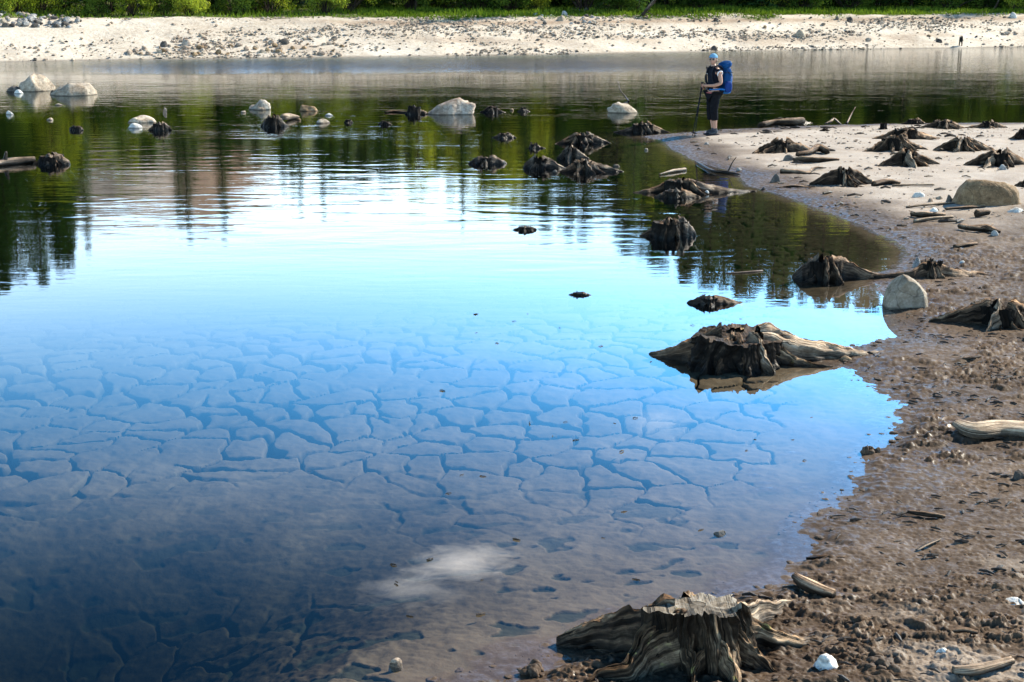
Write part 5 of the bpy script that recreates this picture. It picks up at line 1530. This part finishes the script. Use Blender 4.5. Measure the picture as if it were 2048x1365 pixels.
def build_person():
    foot = at(1424, 270)
    FW = R(204)                                   # heading: towards the water, half turned to the lens
    e = empty('person', foot, FW)
    tag(e, 'hiker in light blue cap and dark clothes standing on the sand with poles', 'person')
    # local frame: +x forward, +y the hiker's left, z up
    V, E, Rr = [], [], []

    def add(p, r, par=None):
        V.append(p); Rr.append(r)
        if par is not None: E.append((par, len(V) - 1))
        return len(V) - 1
    pel = add((0, 0, .93), (.125, .15))
    wai = add((.0, 0, 1.07), (.105, .135), pel)
    che = add((-.005, 0, 1.25), (.115, .155), wai)
    sho = add((.0, 0, 1.385), (.085, .13), che)
    nec = add((.015, 0, 1.46), (.052, .055), sho)
    hed = add((.03, 0, 1.53), (.05, .05), nec)
    H = {}
    for s in (1, -1):
        a = add((.0, .165 * s, 1.375), .062, sho)
        b = add((-.02, .215 * s, 1.24), .050, a)
        c = add((-.035, .235 * s, 1.11), .042, b)
        d = add((.11, .175 * s, 1.065), .038, c)
        w_ = add((.235 + .02 * s, .075 * s, 1.03 + .035 * s), .027, d)
        h = add((.275 + .02 * s, .045 * s, 1.02 + .045 * s), (.022, .036), w_)
        H[s] = Vector(V[h])
        hp = add((0, .085 * s, .87), .095, pel)
        kn = add((.035 - .05 * (s < 0), .10 * s, .49), .062, hp)
        cf = add((.005 - .06 * (s < 0), .10 * s, .34), .056, kn)
        an = add((-.015 - .07 * (s < 0), .10 * s, .10), .037, cf)
        hl = add((-.02 - .07 * (s < 0), .10 * s, .045), .04, an)
        add((.14 - .07 * (s < 0), .125 * s, .03), .03, hl)
    parts = [skin_chain(V, E, Rr, 2)]
    # head turned towards the lens: skull, jaw, nose, lips, ears, eyelids
    yaw = R(38)
    hc = np.array([.035, 0, 1.60])

    def headfn(v):
        v = v.copy()
        x, y, z = v[:, 0].copy(), v[:, 1].copy(), v[:, 2].copy()
        taper = np.where(z < -.1, 1 - .34 * np.clip(-z - .1, 0, 1), 1)
        v[:, 1] *= taper
        fr = np.clip(x, 0, 1)
        v[:, 0] += .10 * fr * np.exp(-((z + .85) / .25) ** 2)                                  # chin
        v[:, 0] += .34 * np.exp(-(y / .13) ** 2 - ((z + .22) / .17) ** 2) * (x > 0)             # nose
        v[:, 0] -= .13 * (np.exp(-((y - .36) / .17) ** 2) + np.exp(-((y + .36) / .17) ** 2)) * np.exp(-((z - .02) / .13) ** 2) * (x > 0)   # sockets
        v[:, 0] += .06 * np.exp(-(y / .25) ** 2) * (np.exp(-((z + .55) / .06) ** 2) + .8 * np.exp(-((z + .66) / .05) ** 2)) * (x > 0)      # lips
        v[:, 0] += .05 * np.exp(-((z - .2) / .1) ** 2) * fr                                       # brow
        return v

    def turn(me, c=hc, a=yaw):
        me.transform(Matrix.Translation(c) @ Matrix.Rotation(a, 4, 'Z') @ Matrix.Translation(-c)); return me
    head = ellip(hc, (.092, .074, .115), 5, headfn)
    ears = [ellip(hc + np.array([-.005, .077 * s, -.01]), (.018, .010, .030), 2) for s in (1, -1)]
    parts += [turn(m) for m in [head] + ears]
    # fingers closed round the grips
    for s in (1, -1):
        g = H[s]
        ax = Vector((.02, .0, .045))
        for i in range(4):
            ln = (1.0, 1.08, 1.0, .82)[i]
            z = .030 - .021 * i
            b0 = g + Vector((.005, .012 * s, z))
            parts.append(skin_chain([tuple(b0), tuple(b0 + Vector((.032 * ln, .012 * s, .0))), tuple(b0 + Vector((.046 * ln, -.014 * s, -.002))), tuple(b0 + Vector((.030 * ln, -.032 * s, -.003)))], [(0, 1), (1, 2), (2, 3)], [.0095, .0092, .0086, .0075], 1))
        b0 = g + Vector((-.01, -.006 * s, .025))
        parts.append(skin_chain([tuple(b0), tuple(b0 + Vector((.022, -.026 * s, .014))), tuple(b0 + Vector((.046, -.026 * s, .012)))], [(0, 1), (1, 2)], [.011, .0105, .0085], 1))
    obj('body', join('body', parts), M['skin'], e)
    # clothes
    t = skin_chain([(0, 0, .90), (0, 0, 1.06), (-.005, 0, 1.25), (0, 0, 1.375), (.01, 0, 1.435), (0, .155, 1.385), (0, -.155, 1.385), (-.008, .19, 1.335), (-.008, -.19, 1.335)],
                   [(0, 1), (1, 2), (2, 3), (3, 4), (3, 5), (3, 6), (5, 7), (6, 8)], [(.145, .165), (.128, .155), (.135, .172), (.105, .15), (.066, .07), .08, .08, .074, .074], 2)
    sh = obj('shirt', join('shirt', [t]), M['navy'], e)

    def ring(name, c, rx, ry, tr, mat, par, rot=(0, 0, 0)):
        th = np.linspace(0, 2 * np.pi, 25)
        P = np.stack([rx * np.cos(th), ry * np.sin(th), 0 * th], -1)
        so = Soup(); v, q, tt, g = tube(P, np.full(25, tr), 6, 1, .03); so.add(v, q, tt, g)
        me = so.mesh(name); me.transform(Matrix.Translation(c) @ Euler(rot).to_matrix().to_4x4())
        return obj(name, me, mat, par)
    ring('hem', (0, 0, .905), .135, .162, .011, M['pink'], sh)
    for s in (1, -1): ring('cuff', (-.012, .215 * s, 1.315), .058, .064, .011, M['white_trim'], sh, (R(62) * s, 0, 0))
    ring('collar', (.015, 0, 1.462), .064, .066, .017, M['navy'], sh, (0, R(14), 0))
    tv, te, tr_ = [(0, 0, .93)], [], [(.135, .16)]
    for s in (1, -1):
        o_ = -.03 * (s < 0)
        i0 = len(tv)
        tv += [(0, .088 * s, .85), (.03 + o_, .10 * s, .60), (.03 + o_, .102 * s, .47), (.008 + o_, .102 * s, .34), (.004 + o_, .102 * s, .315)]
        te += [(0, i0), (i0, i0 + 1), (i0 + 1, i0 + 2), (i0 + 2, i0 + 3), (i0 + 3, i0 + 4)]
        tr_ += [.115, .094, .085, .083, .083]
    obj('trousers', join('trousers', [skin_chain(tv, te, tr_, 2)]), M['black_cloth'], e)
    for s in (1, -1):
        o_ = -.07 * (s < 0)
        y = .10 * s
        obj('sock', join('sock', [skin_chain([(-.012 + o_, y, .17), (-.017 + o_, y, .06)], [(0, 1)], [.047, .047], 2)]), M['sock'], e)
        b = skin_chain([(-.02 + o_, y, .14), (-.03 + o_, y, .055), (.05 + o_, y + .008 * s, .05), (.145 + o_, y + .02 * s, .04)], [(0, 1), (1, 2), (2, 3)], [(.055, .055), (.055, .052), (.05, .05), (.045, .038)], 2)
        bt = obj('boot', join('boot', [b]), M['boot'], e)
        so = mesh_np('sole', *(lambda v, f: (np.clip(v * 1.35, -1, 1) * np.array([.152, .055, .016]) + np.array([.055 + o_, y + .01 * s, .012]), None, f))(*ico(3)), True)
        obj('sole', so, M['strap'], bt)
    # hair, cap, sunglasses
    hv = lambda v: v * np.where((v[:, 2] < -.45)[:, None] | ((v[:, 0] > .25) & (v[:, 2] < .45))[:, None], .86, 1.0)
    obj('hair', turn(ellip(hc + np.array([-.012, 0, .012]), (.098, .083, .118), 4, hv)), M['hair'], e)
    capf = lambda v: np.stack([v[:, 0], v[:, 1], np.maximum(v[:, 2], .0)], -1)
    cp = obj('cap', turn(ellip(hc + np.array([-.004, 0, .045]), (.106, .091, .092), 4, capf)), M['cap'], e)
    pk = lambda v: np.stack([np.where(v[:, 0] < 0, v[:, 0] * .2, v[:, 0]), v[:, 1] * (1 - .15 * v[:, 0] ** 2), v[:, 2] - .9 * v[:, 0] ** 2 - 1.0 * v[:, 1] ** 2], -1)
    obj('peak', turn(ellip(hc + np.array([.078, 0, .052]), (.085, .076, .011), 4, pk)), M['capdark'], cp)
    gl = [turn(ellip(hc + np.array([.088, .030 * s, .010]), (.010, .027, .019), 3)) for s in (1, -1)]
    obj('sunglasses', join('sunglasses', gl), M['glass_dark'], e)

    # poles
    mw = Matrix.Translation(foot) @ Matrix.Rotation(FW, 4, 'Z')
    tips = [at(1389, 274), at(1386, 273) + Vector((.0, .10, 0))]
    for k, s in enumerate((1, -1)):
        hnd = mw @ (H[s] + Vector((.030, -.008 * s, 0)))
        tip = tips[k] - Vector((0, 0, .01))
        d = (hnd - tip).normalized()
        e2 = empty('trekking_pole', tip)
        tag(e2, ('black trekking pole in the hand of the hiker nearest to the lens' if s > 0 else 'second black trekking pole, held by the far hand of the hiker'), 'trekking pole', 'trekking poles')
        L = (hnd - tip).length

        def seg(a, b, ra, rb, name, mat, n=10):
            so = Soup(); P = [d * (a + (b - a) * i / 6) for i in range(7)]
            v, q, t_, g = tube(P, np.linspace(ra, rb, 7), n, 2, .0); so.add(v, q, t_, g); return obj(name, so.mesh(name), mat, e2)
        seg(.0, L * .45, .007, .010, 'lower_shaft', M['pole']); seg(L * .45, L - .02, .012, .0135, 'upper_shaft', M['pole'])
        seg(L - .09, L + .075, .019, .021, 'grip', M['strap']); seg(.075, .085, .042, .042, 'basket', M['pole'], 14)
        th = np.linspace(0, 6.283, 16); so = Soup(); v, q, t_, g = tube(np.stack([.04 * np.cos(th) + .02, .015 * np.sin(th), .06 * np.sin(th) - .05], -1), np.full(16, .006), 5, 1, 0); so.add(v, q, t_, g)
        obj('wrist_strap', so.mesh('wrist_strap'), M['strap'], e2, d * (L + .06))

    # backpack (worn, a thing of its own)
    bp = empty('backpack', foot, FW)
    tag(bp, 'large bright blue trekking backpack worn by the hiker', 'backpack')

    def sbox(name, c, r, mat, par, p=.55, rot=(0, 0, 0), wr=.03, sub=4, seed=1):
        v, f = ico(sub)
        v = np.sign(v) * np.abs(v) ** p
        v = v * (1 + wr * noise3(v * 1.0, 2.2, seed, 3) + wr * .7 * noise3(v * np.array([1, 1, 2.5]), 4.5, seed + 4, 2))[:, None] * np.array(r)
        me = mesh_np(name, v, None, f, True)
        me.transform(Matrix.Translation(c) @ Euler(rot).to_matrix().to_4x4())
        return obj(name, me, mat, par)
    mb = sbox('main_bag', (-.275, 0, 1.19), (.108, .15, .27), M['blue'], bp, .6, (0, R(-3), 0), .05, seed=2)
    sbox('lid', (-.265, 0, 1.49), (.125, .15, .075), M['blue'], bp, .7, (0, R(16), 0), .07, seed=3)
    sbox('front_pocket', (-.375, 0, 1.16), (.04, .105, .18), M['blue_light'], bp, .65, (0, R(-4), 0), .06, seed=4)
    for s in (1, -1):
        sbox('side_pocket', (-.26, .165 * s, 1.03), (.09, .04, .12), M['blue_dark'], bp, .65, (0, 0, 0), .06, seed=5 + s)
        so = Soup(); v, q, t_, g = tube(smooth_path([(-.16, .085 * s, 1.40), (-.06, .10 * s, 1.475), (.07, .10 * s, 1.44), (.135, .105 * s, 1.30), (.10, .14 * s, 1.12), (-.02, .17 * s, 1.02), (-.17, .13 * s, .98)], 26), np.full(26, .026), 8, 3, .02, .5); so.add(v, q, t_, g)
        obj('shoulder_strap', so.mesh('shoulder_strap'), M['strap'], bp)
        so = Soup(); v, q, t_, g = tube(smooth_path([(-.18, .14 * s, .97), (-.06, .178 * s, .985), (.06, .16 * s, .98), (.14, .05 * s, .975)], 18), np.linspace(.038, .018, 18), 8, 5, .03, .6); so.add(v, q, t_, g)
        obj('hip_belt', so.mesh('hip_belt'), M['blue_light'] if s > 0 else M['blue_dark'], bp)
        so = Soup(); v, q, t_, g = tube(smooth_path([(-.20, .168 * s, 1.40), (-.28, .176 * s, 1.30), (-.38, .12 * s, 1.27)], 12), np.full(12, .009), 6, 5, .0, .5); so.add(v, q, t_, g)
        obj('compression_strap', so.mesh('compression_strap'), M['strap'], bp)
    for z_, r_ in ((1.33, .012), (1.05, .010)):
        th = np.linspace(0, 2 * np.pi, 33); so = Soup(); cs, sn_ = np.cos(th), np.sin(th)
        v, q, t_, g = tube(np.stack([-.275 + .122 * np.sign(cs) * np.abs(cs) ** .6 - .012, .166 * np.sign(sn_) * np.abs(sn_) ** .6, z_ + 0 * th], -1), np.full(33, r_), 6, 3, .0, .5); so.add(v, q, t_, g)
        obj('compression_strap', so.mesh('compression_strap'), M['strap'], bp)
    sbox('lid_pocket', (-.34, 0, 1.475), (.05, .10, .045), M['blue_dark'], bp, .7, (0, R(30), 0), .07, seed=12)
    sbox('base', (-.27, 0, .93), (.12, .155, .06), M['blue_light'], bp, .7, (0, 0, 0), .05, seed=9)
    sbox('tag', (-.36, .105, 1.22), (.012, .02, .035), M['orange'], bp, .5, sub=2)


build_person()
